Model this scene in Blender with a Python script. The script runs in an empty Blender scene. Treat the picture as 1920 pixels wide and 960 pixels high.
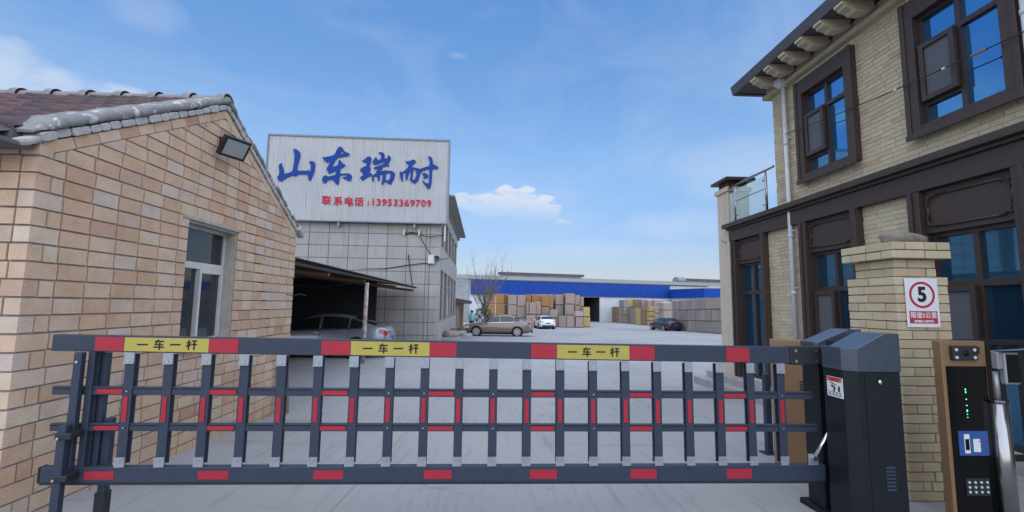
import bpy, bmesh, math, random
from math import sin, cos, pi, radians
from mathutils import Vector, Matrix
random.seed(7)
sc = bpy.context.scene
COL = sc.collection

# ------------------------------------------------------------------ camera
cam_d = bpy.data.cameras.new('camera'); cam = bpy.data.objects.new('camera', cam_d); COL.objects.link(cam)
cam_d.sensor_width = 36.0; cam_d.lens = 860.0 / 1920.0 * 36.0; cam_d.clip_start = 0.05; cam_d.clip_end = 3000
cam.matrix_world = Matrix(((0.9992311, -0.0168049, -0.0354220, 0.0),
                           (-0.0369819, -0.1040116, -0.9938883, 0.0),
                           (0.0130179, 0.9944341, -0.1045531, 1.33), (0, 0, 0, 1)))
sc.camera = cam
# ------------------------------------------------------------------ light
SUN_EL, SUN_AZ = radians(55), radians(172)          # azimuth measured from +Y towards +X
sun_d = bpy.data.lights.new('sun', 'SUN'); sun_d.energy = 2.7; sun_d.angle = radians(150); sun_d.color = (1, .95, .88)
sun = bpy.data.objects.new('sun', sun_d); COL.objects.link(sun)
sdir = Vector((sin(SUN_AZ) * cos(SUN_EL), cos(SUN_AZ) * cos(SUN_EL), sin(SUN_EL)))
sun.rotation_euler = sdir.to_track_quat('Z', 'Y').to_euler()
sun.location = (0, 0, 30)
vs = sc.view_settings
vs.view_transform = 'Standard'; vs.look = 'None'; vs.exposure = 0.5; vs.gamma = 1.0
cy = sc.cycles; cy.max_bounces = 6; cy.diffuse_bounces = 3; cy.glossy_bounces = 3; cy.transparent_max_bounces = 6; cy.caustics_reflective = False; cy.caustics_refractive = False
# ------------------------------------------------------------------ sky
W = bpy.data.worlds.new('World'); sc.world = W; W.use_nodes = True
nt = W.node_tree; nt.nodes.clear()
def N(t, **k):
    n = nt.nodes.new(t)
    for a, b in k.items(): setattr(n, a, b)
    return n
L = lambda a, b: nt.links.new(a, b)
out = N('ShaderNodeOutputWorld'); bg = N('ShaderNodeBackground'); bg.inputs['Strength'].default_value = 0.12
sky = N('ShaderNodeTexSky', sky_type='NISHITA', sun_disc=False, sun_elevation=SUN_EL, sun_rotation=SUN_AZ)
sky.altitude = 0; sky.air_density = 1.25; sky.dust_density = 0.25; sky.ozone_density = 2.2
tc = N('ShaderNodeTexCoord')
def vdot(vec):
    n = N('ShaderNodeVectorMath', operation='DOT_PRODUCT'); L(tc.outputs['Generated'], n.inputs[0]); n.inputs[1].default_value = vec
    return n.outputs['Value']
def mth(op, a, b=None, c=None, clamp=False):
    n = N('ShaderNodeMath', operation=op, use_clamp=clamp)
    for i, x in enumerate((a, b, c)):
        if x is None: continue
        if isinstance(x, (int, float)): n.inputs[i].default_value = x
        else: L(x, n.inputs[i])
    return n.outputs[0]
def noise(scale, detail, rough, vec, dist=0):
    n = N('ShaderNodeTexNoise'); n.inputs['Scale'].default_value = scale; n.inputs['Detail'].default_value = detail
    n.inputs['Roughness'].default_value = rough; n.inputs['Distortion'].default_value = dist; L(vec, n.inputs['Vector'])
    return n.outputs['Fac']
mp = N('ShaderNodeMapping'); mp.inputs['Scale'].default_value = (1, 1, 2.2); L(tc.outputs['Generated'], mp.inputs['Vector'])
puff = noise(9, 5, .62, mp.outputs[0]); wisp = noise(3.2, 4, .6, mp.outputs[0], .6); fine = noise(26, 6, .6, mp.outputs[0])
mask = None
# direction, half width, half height, strength, kind: 0 wisp, 1 soft bank, 2 cumulus (crisp top, fading base)
CLOUDS = [((.010, .977, .210), .085, .026, .95, 2), ((.058, .975, .222), .036, .028, 1.0, 2), ((.100, .976, .206), .036, .025, .98, 2), ((.020, .975, .232), .028, .020, 1.0, 2), ((-.062, .974, .216), .045, .018, .75, 2), ((.142, .974, .178), .016, .007, .6, 2),
          ((-.715, .62, .315), .10, .050, .62, 1), ((-.655, .68, .315), .09, .030, .60, 1), ((-.60, .73, .325), .055, .016, .6, 1), ((-.083, .868, .490), .022, .008, .30, 0), ((-.553, .699, .454), .06, .035, .30, 0),
          ((.476, .837, .270), .16, .06, .35, 0), ((.38, .91, .167), .16, .03, .35, 0), ((.195, .974, .117), .2, .025, .3, 0),
          ((-.9, -.3, .28), .3, .08, .6, 1), ((.8, -.5, .3), .3, .08, .6, 1), ((.1, -.95, .25), .3, .06, .6, 1)]
for c, ra, rb, amp, kind in CLOUDS:
    c = Vector(c).normalized(); t1 = c.cross(Vector((0, 0, 1))).normalized(); t2 = t1.cross(c)
    a = mth('DIVIDE', vdot(t1), ra); b = mth('DIVIDE', vdot(t2), rb)
    d = mth('ADD', mth('MULTIPLY', a, a), mth('MULTIPLY', b, b))
    fall = mth('SUBTRACT', 1.0, mth('MULTIPLY', d, .5), clamp=True)
    fall = mth('MULTIPLY', fall, mth('GREATER_THAN', vdot(c), 0))
    if kind == 2:
        m = mth('MULTIPLY', mth('SUBTRACT', mth('ADD', fall, mth('MULTIPLY', mth('SUBTRACT', fine, .5), 2.3)), .20), 3.0, clamp=True)
        m = mth('MULTIPLY', m, mth('ADD', mth('MULTIPLY', b, .42), .62, clamp=True))
    else:
        nz = puff if kind else wisp
        m = mth('MULTIPLY', mth('SUBTRACT', mth('ADD', mth('MULTIPLY', fall, .5), nz), .64 if kind else .66), 3.0 if kind else 2.2, clamp=True)
    m = mth('MULTIPLY', mth('MULTIPLY', m, mth('MULTIPLY', fall, 3.0, clamp=True)), amp)
    mask = m if mask is None else mth('MAXIMUM', mask, m)
hz = mth('MULTIPLY', mth('SUBTRACT', wisp, .42, clamp=True), .6)         # thin veil over the whole sky
mask = mth('MAXIMUM', mask, hz)
mx = N('ShaderNodeMix', data_type='RGBA'); L(mask, mx.inputs[0])
tint = N('ShaderNodeMix', data_type='RGBA', blend_type='MULTIPLY'); tint.inputs[0].default_value = 1
sepz = N('ShaderNodeSeparateXYZ'); L(tc.outputs['Generated'], sepz.inputs[0])
lowr = N('ShaderNodeValToRGB'); L(mth('MULTIPLY', sepz.outputs['Z'], 1.6, clamp=True), lowr.inputs[0])       # haze dims the sky towards the horizon
lowr.color_ramp.elements[0].position = 0; lowr.color_ramp.elements[0].color = (.44, .415, .55, 1); lowr.color_ramp.elements[1].position = 1; lowr.color_ramp.elements[1].color = (.70, 1.03, 1.30, 1)
e3 = lowr.color_ramp.elements.new(.22); e3.color = (.56, .615, .79, 1)
e3 = lowr.color_ramp.elements.new(.5); e3.color = (.76, .905, 1.04, 1)
L(sky.outputs[0], tint.inputs[6]); L(lowr.outputs[0], tint.inputs[7])
L(tint.outputs[2], mx.inputs[6]); mx.inputs[7].default_value = (4.2, 4.6, 5.3, 1)
L(mx.outputs[2], bg.inputs['Color']); L(bg.outputs[0], out.inputs['Surface'])

# ------------------------------------------------------------------ helpers: materials
M = {}
def mat(name, col, rough=.7, col2=None, scale=6, detail=6, metal=0, bump=0, bscale=60, ramp=None, rnd=0, spec=.4, stretch=(1, 1, 1), contrast=1.0, emit=0, alpha=1, coat=0, island=False, streak=0, coord='Object', spots=None):
    m = bpy.data.materials.new(name); m.use_nodes = True; M[name] = m
    t = m.node_tree; p = t.nodes['Principled BSDF']
    def new(ty, **k):
        n = t.nodes.new(ty)
        for a, b in k.items(): setattr(n, a, b)
        return n
    lk = t.links.new
    p.inputs['Roughness'].default_value = rough; p.inputs['Metallic'].default_value = metal
    p.inputs['Specular IOR Level'].default_value = spec; p.inputs['Coat Weight'].default_value = coat; p.inputs['Coat Roughness'].default_value = .05
    tcn = new('ShaderNodeTexCoord'); mpn = new('ShaderNodeMapping'); mpn.inputs['Scale'].default_value = stretch
    lk(tcn.outputs[coord], mpn.inputs['Vector']); vec = mpn.outputs[0]
    c = None
    if ramp:
        oi = new('ShaderNodeObjectInfo'); src = oi.outputs['Random']
        if island:
            ge = new('ShaderNodeNewGeometry'); ad = new('ShaderNodeMath', operation='ADD'); lk(oi.outputs['Random'], ad.inputs[0]); lk(ge.outputs['Random Per Island'], ad.inputs[1])
            fr = new('ShaderNodeMath', operation='FRACT'); lk(ad.outputs[0], fr.inputs[0]); src = fr.outputs[0]
        cr = new('ShaderNodeValToRGB'); cr.color_ramp.interpolation = 'LINEAR'
        el = cr.color_ramp.elements
        el[0].position = 0; el[0].color = (*ramp[0], 1); el[1].position = 1; el[1].color = (*ramp[-1], 1)
        for i, q in enumerate(ramp[1:-1]):
            e = el.new((i + 1) / (len(ramp) - 1)); e.color = (*q, 1)
        lk(src, cr.inputs[0]); c = cr.outputs[0]
    if col2 is not None or ramp:
        nz = new('ShaderNodeTexNoise'); nz.inputs['Scale'].default_value = scale; nz.inputs['Detail'].default_value = detail; nz.inputs['Roughness'].default_value = .62
        lk(vec, nz.inputs['Vector'])
        mr = new('ShaderNodeMapRange'); mr.inputs['From Min'].default_value = .5 - .22 / contrast; mr.inputs['From Max'].default_value = .5 + .22 / contrast
        lk(nz.outputs['Fac'], mr.inputs['Value'])
        mi = new('ShaderNodeMix', data_type='RGBA')
        lk(mr.outputs[0], mi.inputs[0])
        if ramp:
            mi.blend_type = 'MULTIPLY'; lk(c, mi.inputs[6]); mi.inputs[7].default_value = (*(col2 or (.72, .7, .68)), 1)
        else:
            mi.inputs[6].default_value = (*col, 1); mi.inputs[7].default_value = (*col2, 1)
        c = mi.outputs[2]
    if streak:
        wv = new('ShaderNodeTexNoise'); wv.inputs['Scale'].default_value = 1.0; wv.inputs['Detail'].default_value = 4
        m2 = new('ShaderNodeMapping'); m2.inputs['Scale'].default_value = (9, 9, .5); lk(tcn.outputs['Object'], m2.inputs['Vector']); lk(m2.outputs[0], wv.inputs['Vector'])
        ms = new('ShaderNodeMapRange'); ms.inputs['From Min'].default_value = .5; ms.inputs['From Max'].default_value = .75; ms.inputs['To Max'].default_value = streak; lk(wv.outputs['Fac'], ms.inputs['Value'])
        mi2 = new('ShaderNodeMix', data_type='RGBA', blend_type='MULTIPLY'); lk(ms.outputs[0], mi2.inputs[0])
        if c is None: mi2.inputs[6].default_value = (*col, 1)
        else: lk(c, mi2.inputs[6])
        mi2.inputs[7].default_value = (.35, .33, .3, 1); c = mi2.outputs[2]
    if spots:
        sn = new('ShaderNodeTexNoise'); sn.inputs['Scale'].default_value = spots[0]; sn.inputs['Detail'].default_value = 5; sn.inputs['Roughness'].default_value = .7; lk(vec, sn.inputs['Vector'])
        sm = new('ShaderNodeMapRange'); sm.inputs['From Min'].default_value = spots[1]; sm.inputs['From Max'].default_value = spots[1] + .05; lk(sn.outputs['Fac'], sm.inputs['Value'])
        mi3 = new('ShaderNodeMix', data_type='RGBA'); lk(sm.outputs[0], mi3.inputs[0])
        if c is None: mi3.inputs[6].default_value = (*col, 1)
        else: lk(c, mi3.inputs[6])
        mi3.inputs[7].default_value = (*spots[2], 1); c = mi3.outputs[2]
    if c is None: p.inputs['Base Color'].default_value = (*col, 1)
    else: lk(c, p.inputs['Base Color'])
    if bump:
        bn = new('ShaderNodeTexNoise'); bn.inputs['Scale'].default_value = bscale; bn.inputs['Detail'].default_value = 5; lk(vec, bn.inputs['Vector'])
        bp = new('ShaderNodeBump'); bp.inputs['Strength'].default_value = bump; bp.inputs['Distance'].default_value = .01
        lk(bn.outputs['Fac'], bp.inputs['Height']); lk(bp.outputs[0], p.inputs['Normal'])
    if emit:
        p.inputs['Emission Color'].default_value = (*col, 1); p.inputs['Emission Strength'].default_value = emit
    if alpha < 1: p.inputs['Alpha'].default_value = alpha
    return m

mat('house_brick', None, .85, (.80, .75, .72), 7, ramp=[(0.636, 0.488, 0.358), (0.629, 0.431, 0.279), (0.585, 0.488, 0.416), (0.521, 0.316, 0.207), (0.643, 0.488, 0.337), (0.607, 0.402, 0.258), (0.65, 0.532, 0.409), (0.621, 0.452, 0.308), (0.549, 0.344, 0.222), (0.643, 0.51, 0.387), (0.614, 0.416, 0.272), (0.607, 0.503, 0.423), (0.636, 0.474, 0.33), (0.585, 0.38, 0.25), (0.65, 0.51, 0.366)], island=True, bump=.45, bscale=70, spots=(50, .68, (.42, .31, .23)))
mat('house_mortar', (.36, .335, .325), .95, (.26, .24, .235), 20, bump=.5)
mat('cement', (.17, .17, .172), .95, (.25, .245, .24), 7, bump=.7, bscale=30, spots=(9, .56, (.50, .49, .47)))
mat('white_stone', (.50, .49, .465), .9, (.31, .305, .295), 14, bump=.6, bscale=50)
mat('roof_tile', None, .9, (.6, .56, .56), 9, ramp=[(.125, .09, .095), (.10, .08, .088), (.16, .098, .098), (.11, .088, .098), (.18, .10, .095), (.09, .075, .085)], bump=.3)
mat('ridge_tile', (.27, .25, .25), .9, (.19, .17, .17), 10, bump=.3)
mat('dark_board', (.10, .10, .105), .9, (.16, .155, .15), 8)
mat('plaster', (.46, .42, .36), .9, (.34, .31, .27), 8, bump=.3, streak=.3)
mat('white_frame', (.62, .62, .60), .5, (.50, .49, .47), 15)
mat('house_glass', (.02, .026, .033), .04, spec=.7)
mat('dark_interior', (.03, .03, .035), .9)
def ground_mat():
    m = bpy.data.materials.new('concrete_ground'); m.use_nodes = True; M['concrete_ground'] = m; t = m.node_tree; p = t.nodes['Principled BSDF']; lk = t.links.new
    p.inputs['Roughness'].default_value = .85; p.inputs['Specular IOR Level'].default_value = .25
    tcn = t.nodes.new('ShaderNodeTexCoord')
    def nz(scale, detail, st=(1, 1, 1), rot=0, dist=0, rough=.62):
        mp_ = t.nodes.new('ShaderNodeMapping'); mp_.inputs['Scale'].default_value = st; mp_.inputs['Rotation'].default_value = (0, 0, rot); lk(tcn.outputs['Object'], mp_.inputs['Vector'])
        n = t.nodes.new('ShaderNodeTexNoise'); n.inputs['Scale'].default_value = scale; n.inputs['Detail'].default_value = detail; n.inputs['Roughness'].default_value = rough; n.inputs['Distortion'].default_value = dist; lk(mp_.outputs[0], n.inputs['Vector']); return n.outputs['Fac']
    def rng(v, a, b, c=0, d=1):
        n = t.nodes.new('ShaderNodeMapRange'); n.inputs['From Min'].default_value = a; n.inputs['From Max'].default_value = b; n.inputs['To Min'].default_value = c; n.inputs['To Max'].default_value = d; lk(v, n.inputs['Value']); return n.outputs[0]
    def mix(f, a, b, mode='MIX'):
        n = t.nodes.new('ShaderNodeMix'); n.data_type = 'RGBA'; n.blend_type = mode; lk(f, n.inputs[0])
        for i, q in ((6, a), (7, b)):
            if isinstance(q, tuple): n.inputs[i].default_value = (*q, 1)
            else: lk(q, n.inputs[i])
        return n.outputs[2]
    c = mix(rng(nz(.35, 4), .32, .68), (.305, .305, .305), (.365, .36, .35))
    c = mix(rng(nz(.16, 3, (1, .6, 1), .3), .5, .66, 0, .8), c, (.265, .265, .268))                 # broad damp and worn patches
    c = mix(rng(nz(1.0, 5, (14, .9, 1), .25, .4), .54, .72, 0, .5), c, (.20, .20, .205))             # brushed strokes
    c = mix(rng(nz(1.0, 5, (8, .5, 1), -.55, .6), .58, .74, 0, .42), c, (.20, .198, .198))
    c = mix(rng(nz(1.0, 4, (.35, 3.2, 1), .12, 1.2), .58, .72, 0, .6), c, (.20, .195, .19))          # tyre sweeps across the yard
    c = mix(rng(nz(38, 3, rough=.75), .60, .72, 0, .4), c, (.19, .19, .19))                           # grit
    c = mix(rng(nz(3.0, 4, rough=.7), .67, .70, 0, .5), c, (.17, .165, .16))                          # stains
    br_ = t.nodes.new('ShaderNodeTexBrick'); br_.inputs['Scale'].default_value = 1; br_.inputs['Brick Width'].default_value = 4.6; br_.inputs['Row Height'].default_value = 5.2; br_.inputs['Mortar Size'].default_value = .012; br_.inputs['Mortar Smooth'].default_value = .3; br_.offset = 0
    wp = t.nodes.new('ShaderNodeMapping'); wp.inputs['Location'].default_value = (1.2, 1.1, 0); wp.inputs['Rotation'].default_value = (0, 0, .03); lk(tcn.outputs['Object'], wp.inputs['Vector']); lk(wp.outputs[0], br_.inputs['Vector'])
    c = mix(rng(br_.outputs['Fac'], 0, 1, 0, .35), c, (.13, .13, .13))
    vo = t.nodes.new('ShaderNodeTexVoronoi'); vo.feature = 'DISTANCE_TO_EDGE'; vo.inputs['Scale'].default_value = .22
    ad = t.nodes.new('ShaderNodeMixRGB'); ad.blend_type = 'ADD'; ad.inputs[0].default_value = .8; lk(tcn.outputs['Object'], ad.inputs[1]); nn = t.nodes.new('ShaderNodeTexNoise'); nn.inputs['Scale'].default_value = 1.5; nn.inputs['Detail'].default_value = 6; lk(tcn.outputs['Object'], nn.inputs['Vector']); lk(nn.outputs['Color'], ad.inputs[2]); lk(ad.outputs[0], vo.inputs['Vector'])
    c = mix(rng(vo.outputs['Distance'], .0, .004, .22, 0), c, (.13, .13, .13))
    lk(c, p.inputs['Base Color'])
    bp = t.nodes.new('ShaderNodeBump'); bp.inputs['Strength'].default_value = .25; bp.inputs['Distance'].default_value = .01; lk(nz(30, 3), bp.inputs['Height']); lk(bp.outputs[0], p.inputs['Normal'])
ground_mat()
mat('concrete', (.36, .355, .34), .9, (.27, .265, .255), 4, bump=.3)
mat('gate_paint', (.028, .038, .062), .5, (.036, .046, .070), 14, spec=.35, spots=(120, .72, (.07, .08, .10)))
mat('lid_paint', (.05, .062, .085), .22, (.06, .072, .095), 20, spec=.7)
mat('cabinet_paint', (.009, .0115, .015), .45, (.012, .0145, .018), 20, spec=.25, spots=(150, .73, (.03, .033, .036)))
mat('bracket_black', (.02, .022, .025), .5)
mat('aluminium', (.36, .38, .41), .45, (.30, .32, .35), 30, metal=.5)
mat('bolt_steel', (.7, .7, .7), .25, metal=1)
mat('red_sticker', (.42, .016, .035), .5, (.33, .018, .034), 14)
mat('yellow_sticker', (.46, .37, .075), .55, (.40, .325, .07), 9)
mat('black_ink', (.015, .015, .015), .6)
mat('white_print', (.74, .75, .76), .5, (.68, .69, .70), 8)
mat('red_print', (.45, .03, .05), .5)
mat('orange_print', (.75, .28, .04), .5)
mat('pillar_brick', None, .9, (.88, .87, .85), 9, ramp=[(0.518, 0.432, 0.279), (0.547, 0.461, 0.306), (0.48, 0.404, 0.261), (0.509, 0.376, 0.261), (0.557, 0.479, 0.333), (0.518, 0.432, 0.288)], bump=.4, bscale=70, spots=(45, .69, (.34, .28, .19)))
mat('pillar_mortar', (.30, .27, .21), .95, (.22, .2, .16), 30)
mat('field_stone', (.24, .19, .14), .9, (.16, .155, .155), 9, bump=.6, bscale=25)
mat('facade_brick', None, .9, (.88, .87, .85), 10, ramp=[(0.49, 0.43, 0.291), (0.461, 0.401, 0.274), (0.519, 0.449, 0.309), (0.431, 0.377, 0.261), (0.505, 0.435, 0.296), (0.441, 0.31, 0.213), (0.49, 0.425, 0.291), (0.539, 0.468, 0.322), (0.475, 0.411, 0.278)], island=True, bump=.35, bscale=60)
mat('facade_mortar', (.60, .57, .49), .95, (.48, .45, .38), 12)
mat('brown_trim', (.060, .040, .033), .5, (.046, .031, .026), 12, spec=.4)
mat('brown_window', (.048, .033, .028), .4)
mat('blue_glass', (.11, .32, .58), .03, (.08, .25, .50), 1.3, metal=.9, bump=.02, bscale=3)
mat('lower_glass', (.07, .19, .31), .03, (.05, .14, .25), 1.3, metal=.85, bump=.02, bscale=3)  # darker copy of blue_glass, dark reflections put into its colour
mat('grey_screen', (.085, .09, .10), .5)
mat('cream_moulding', (.48, .42, .29), .85, (.40, .35, .25), 8)
mat('fascia_dark', (.055, .05, .058), .6, (.075, .07, .08), 5)
mat('soffit', (.10, .09, .09), .8)
mat('beige_render', (.56, .48, .37), .9, (.50, .43, .335), 3, bump=.2, streak=.25)
mat('pvc_white', (.60, .62, .64), .4, (.48, .50, .52), 7, streak=.25)
mat('clear_glass', (.55, .72, .70), .05, alpha=.38, spec=.8)
mat('kiosk_brown', (.27, .165, .085), .45, (.235, .145, .078), 30, metal=.2)
mat('kiosk_panel', (.003, .0035, .004), .12, spec=.22)
mat('led_green', (.10, .95, .45), .5, emit=1.2)
mat('led_white', (.55, .62, .58), .3)
mat('screen_blue', (.025, .075, .25), .3, (.035, .11, .33), 12, emit=0)
mat('stainless', (.36, .345, .34), .2, metal=1, bump=.08, bscale=5)
mat('device_grey', (.33, .34, .36), .4, metal=.5)
mat('rail_black', (.016, .019, .022), .5)
mat('tile_panel', None, .6, (.86, .85, .84), 1.5, ramp=[(.36, .345, .325), (.385, .37, .35), (.345, .33, .31), (.37, .355, .335)], island=True, streak=.3)
mat('tile_joint', (.12, .12, .12), .9)
mat('grey_window', (.20, .185, .17), .6)
mat('office_glass', (.035, .045, .06), .05, spec=.8)
mat('sign_sheet', (.44, .445, .445), .5, (.38, .385, .39), .8, streak=.28)
mat('sign_frame', (.17, .20, .24), .5)
mat('letter_blue', (.008, .045, .24), .6, spec=.2)
mat('letter_red', (.48, .02, .05), .6, spec=.2)
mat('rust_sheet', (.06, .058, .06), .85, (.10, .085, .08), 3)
mat('pole_white', (.55, .53, .52), .7, (.30, .16, .13), 7, contrast=1.4)
mat('wood_old', (.25, .15, .08), .8, (.17, .10, .06), 10, stretch=(1, 1, 6))
mat('cable_black', (.02, .02, .022), .6)
mat('box_white', (.62, .63, .64), .5, (.5, .5, .5), 12)
mat('blue_cladding', (.004, .058, .33), .55, (.004, .046, .27), .35, spec=.25, streak=.2)
mat('white_cladding', (.62, .64, .66), .6, (.52, .54, .56), .6, streak=.35)
mat('grey_cladding', (.36, .37, .385), .7, (.27, .275, .285), .8, streak=.45)
mat('roof_sheet', (.25, .25, .25), .6, (.20, .20, .20), .25, streak=.2)
mat('vent_dark', (.07, .06, .075), .7)
mat('vent_white', (.70, .71, .72), .6)
mat('shed_wall', (.30, .24, .19), .9, (.22, .18, .15), 2)
mat('twig', (.17, .14, .12), .9)
mat('bush_leaf', None, .7, (.6, .7, .6), 2, ramp=[(.05, .065, .035), (.075, .085, .05), (.035, .05, .03), (.09, .09, .05)], island=True)
mat('skin', (.45, .28, .20), .6); mat('hair', (.012, .011, .012), .5)
mat('jacket_teal', (.30, .50, .55), .8, (.24, .42, .47), 14); mat('trousers_dark', (.03, .035, .05), .8)
for nm, a, b in (('crate_orange', (.40, .22, .085), (.30, .155, .06)), ('crate_pink', (.40, .30, .25), (.31, .235, .20)), ('crate_grey', (.30, .27, .25), (.23, .205, .195)),
                 ('crate_yellow', (.52, .40, .17), (.42, .31, .13)), ('crate_brown', (.28, .19, .125), (.20, .14, .095)), ('crate_pale', (.47, .43, .40), (.38, .34, .31))):
    mat(nm, a, .8, b, 3.5, stretch=(1, 1, 5), bump=.2)
mat('pallet_wood', (.20, .15, .10), .9, (.13, .10, .07), 5)
mat('tyre', (.014, .014, .015), .8); mat('arch_black', (.01, .01, .01), .9); mat('alloy', (.52, .53, .55), .3, metal=.8)
mat('car_glass', (.012, .014, .017), .04, spec=.8); mat('tail_red', (.45, .015, .012), .2, coat=1); mat('head_clear', (.62, .64, .66), .15, coat=1); mat('plate_blue', (.02, .09, .40), .4)
mat('chrome', (.75, .76, .78), .12, metal=1); mat('trim_black', (.015, .015, .017), .4)
mat('paint_brown', (.20, .155, .125), .35, metal=.45, coat=1); mat('paint_white', (.74, .75, .76), .3, coat=1); mat('paint_black', (.012, .013, .018), .3, coat=1); mat('paint_silver', (.26, .285, .32), .32, metal=.5, coat=1)
mat('terracotta', (.30, .15, .095), .85, (.22, .11, .08), 9); mat('cloth_bag', (.22, .15, .14), .9, (.32, .30, .30), 6)
mat('red_tarp', (.45, .06, .09), .7); mat('lamp_glass', (.30, .33, .33), .15, spec=.7)

# ------------------------------------------------------------------ helpers: geometry
def root_loc(o):
    v = Vector((0, 0, 0))
    while o is not None:
        v += o.location; o = o.parent
    return v
class MB:
    def __init__(s): s.v = []; s.f = []
    def add(s, vs_, fs_):
        b = len(s.v); s.v += [tuple(p) for p in vs_]; s.f += [tuple(i + b for i in q) for q in fs_]; return s
    def box(s, x0, x1, y0, y1, z0, z1):
        return s.add([(x0, y0, z0), (x1, y0, z0), (x1, y1, z0), (x0, y1, z0), (x0, y0, z1), (x1, y0, z1), (x1, y1, z1), (x0, y1, z1)],
                     [(0, 3, 2, 1), (4, 5, 6, 7), (0, 1, 5, 4), (1, 2, 6, 5), (2, 3, 7, 6), (3, 0, 4, 7)])
    def obox(s, c, size, rot):
        c = Vector(c); h = [q / 2 for q in size]; vs_ = []
        for z in (-1, 1):
            for x, y in ((-1, -1), (1, -1), (1, 1), (-1, 1)):
                vs_.append(c + rot @ Vector((x * h[0], y * h[1], z * h[2])))
        return s.add(vs_, [(0, 3, 2, 1), (4, 5, 6, 7), (0, 1, 5, 4), (1, 2, 6, 5), (2, 3, 7, 6), (3, 0, 4, 7)])
    def prism(s, poly, fn, d0, d1):
        n = len(poly); a = [fn(u, v, d0) for u, v in poly]; b = [fn(u, v, d1) for u, v in poly]
        fs_ = [tuple(range(n))[::-1], tuple(range(n, 2 * n))] + [(i, (i + 1) % n, n + (i + 1) % n, n + i) for i in range(n)]
        return s.add(a + b, fs_)
    def hexa(s, a, b):                       # two quads (lists of four points) joined
        return s.add(list(a) + list(b), [(3, 2, 1, 0), (4, 5, 6, 7), (0, 1, 5, 4), (1, 2, 6, 5), (2, 3, 7, 6), (3, 0, 4, 7)])
    def tube(s, pts, r, n=6, r2=None, cap=True):
        pts = [Vector(p) for p in pts]; rings = []; m = len(pts)
        for i, p in enumerate(pts):
            d = (pts[min(i + 1, m - 1)] - pts[max(i - 1, 0)]).normalized()
            u = d.cross(Vector((0, 0, 1)) if abs(d.z) < .9 else Vector((1, 0, 0))).normalized(); w = d.cross(u)
            rr = r if r2 is None else r + (r2 - r) * i / max(m - 1, 1)
            rings.append([p + (u * cos(2 * pi * k / n) + w * sin(2 * pi * k / n)) * rr for k in range(n)])
        vs_ = [q for R_ in rings for q in R_]; fs_ = []
        for i in range(m - 1):
            for k in range(n): fs_.append((i * n + k, i * n + (k + 1) % n, (i + 1) * n + (k + 1) % n, (i + 1) * n + k))
        if cap: fs_ += [tuple(range(n))[::-1], tuple(range((m - 1) * n, m * n))]
        return s.add(vs_, fs_)
    def mesh(s, name):
        me = bpy.data.meshes.new(name); me.from_pydata(s.v, [], s.f); me.update()
        bm = bmesh.new(); bm.from_mesh(me); bmesh.ops.recalc_face_normals(bm, faces=bm.faces); bm.to_mesh(me); bm.free()
        return me
    def build(s, name, m, parent=None, world=False, smooth=False, bevel=0, kind=None):
        if world and parent is not None:
            o_ = root_loc(parent); s.v = [(x - o_.x, y - o_.y, z - o_.z) for x, y, z in s.v]
        return place(name, s.mesh(name), m, parent, smooth=smooth, bevel=bevel, kind=kind)
def place(name, me, m, parent=None, loc=(0, 0, 0), rot=(0, 0, 0), smooth=False, bevel=0, kind=None):
    if m and not me.materials: me.materials.append(M[m])
    if smooth:
        for p in me.polygons: p.use_smooth = True
    o = bpy.data.objects.new(name, me); COL.objects.link(o); o.parent = parent; o.location = loc; o.rotation_euler = rot
    if bevel:
        b = o.modifiers.new('bevel', 'BEVEL'); b.width = bevel; b.segments = 2; b.limit_method = 'ANGLE'
    if kind: o['kind'] = kind
    return o
def tag(o, label, cat, group=None):
    o['label'] = label; o['category'] = cat
    if group: o['group'] = group
    return o
def thing(name, label, cat, loc=(0, 0, 0), rz=0, group=None):
    o = bpy.data.objects.new(name, None); COL.objects.link(o); o.location = loc; o.rotation_euler = (0, 0, rz); o.empty_display_size = .1
    return tag(o, label, cat, group)
def copy_tree(o, parent=None):
    c = o.copy(); COL.objects.link(c); c.parent = parent
    for ch in [q for q in o.children]: copy_tree(ch, c)
    return c
def clip(poly, a, b, c):                     # keep a*u+b*v<=c
    r = []
    for i in range(len(poly)):
        p, q = poly[i], poly[(i + 1) % len(poly)]; dp, dq = a * p[0] + b * p[1] - c, a * q[0] + b * q[1] - c
        if dp <= 0: r.append(p)
        if (dp < 0 < dq) or (dq < 0 < dp):
            t = dp / (dp - dq); r.append((p[0] + (q[0] - p[0]) * t, p[1] + (q[1] - p[1]) * t))
    return r
def parea(p): return abs(sum(p[i][0] * p[(i + 1) % len(p)][1] - p[(i + 1) % len(p)][0] * p[i][1] for i in range(len(p)))) / 2
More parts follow.
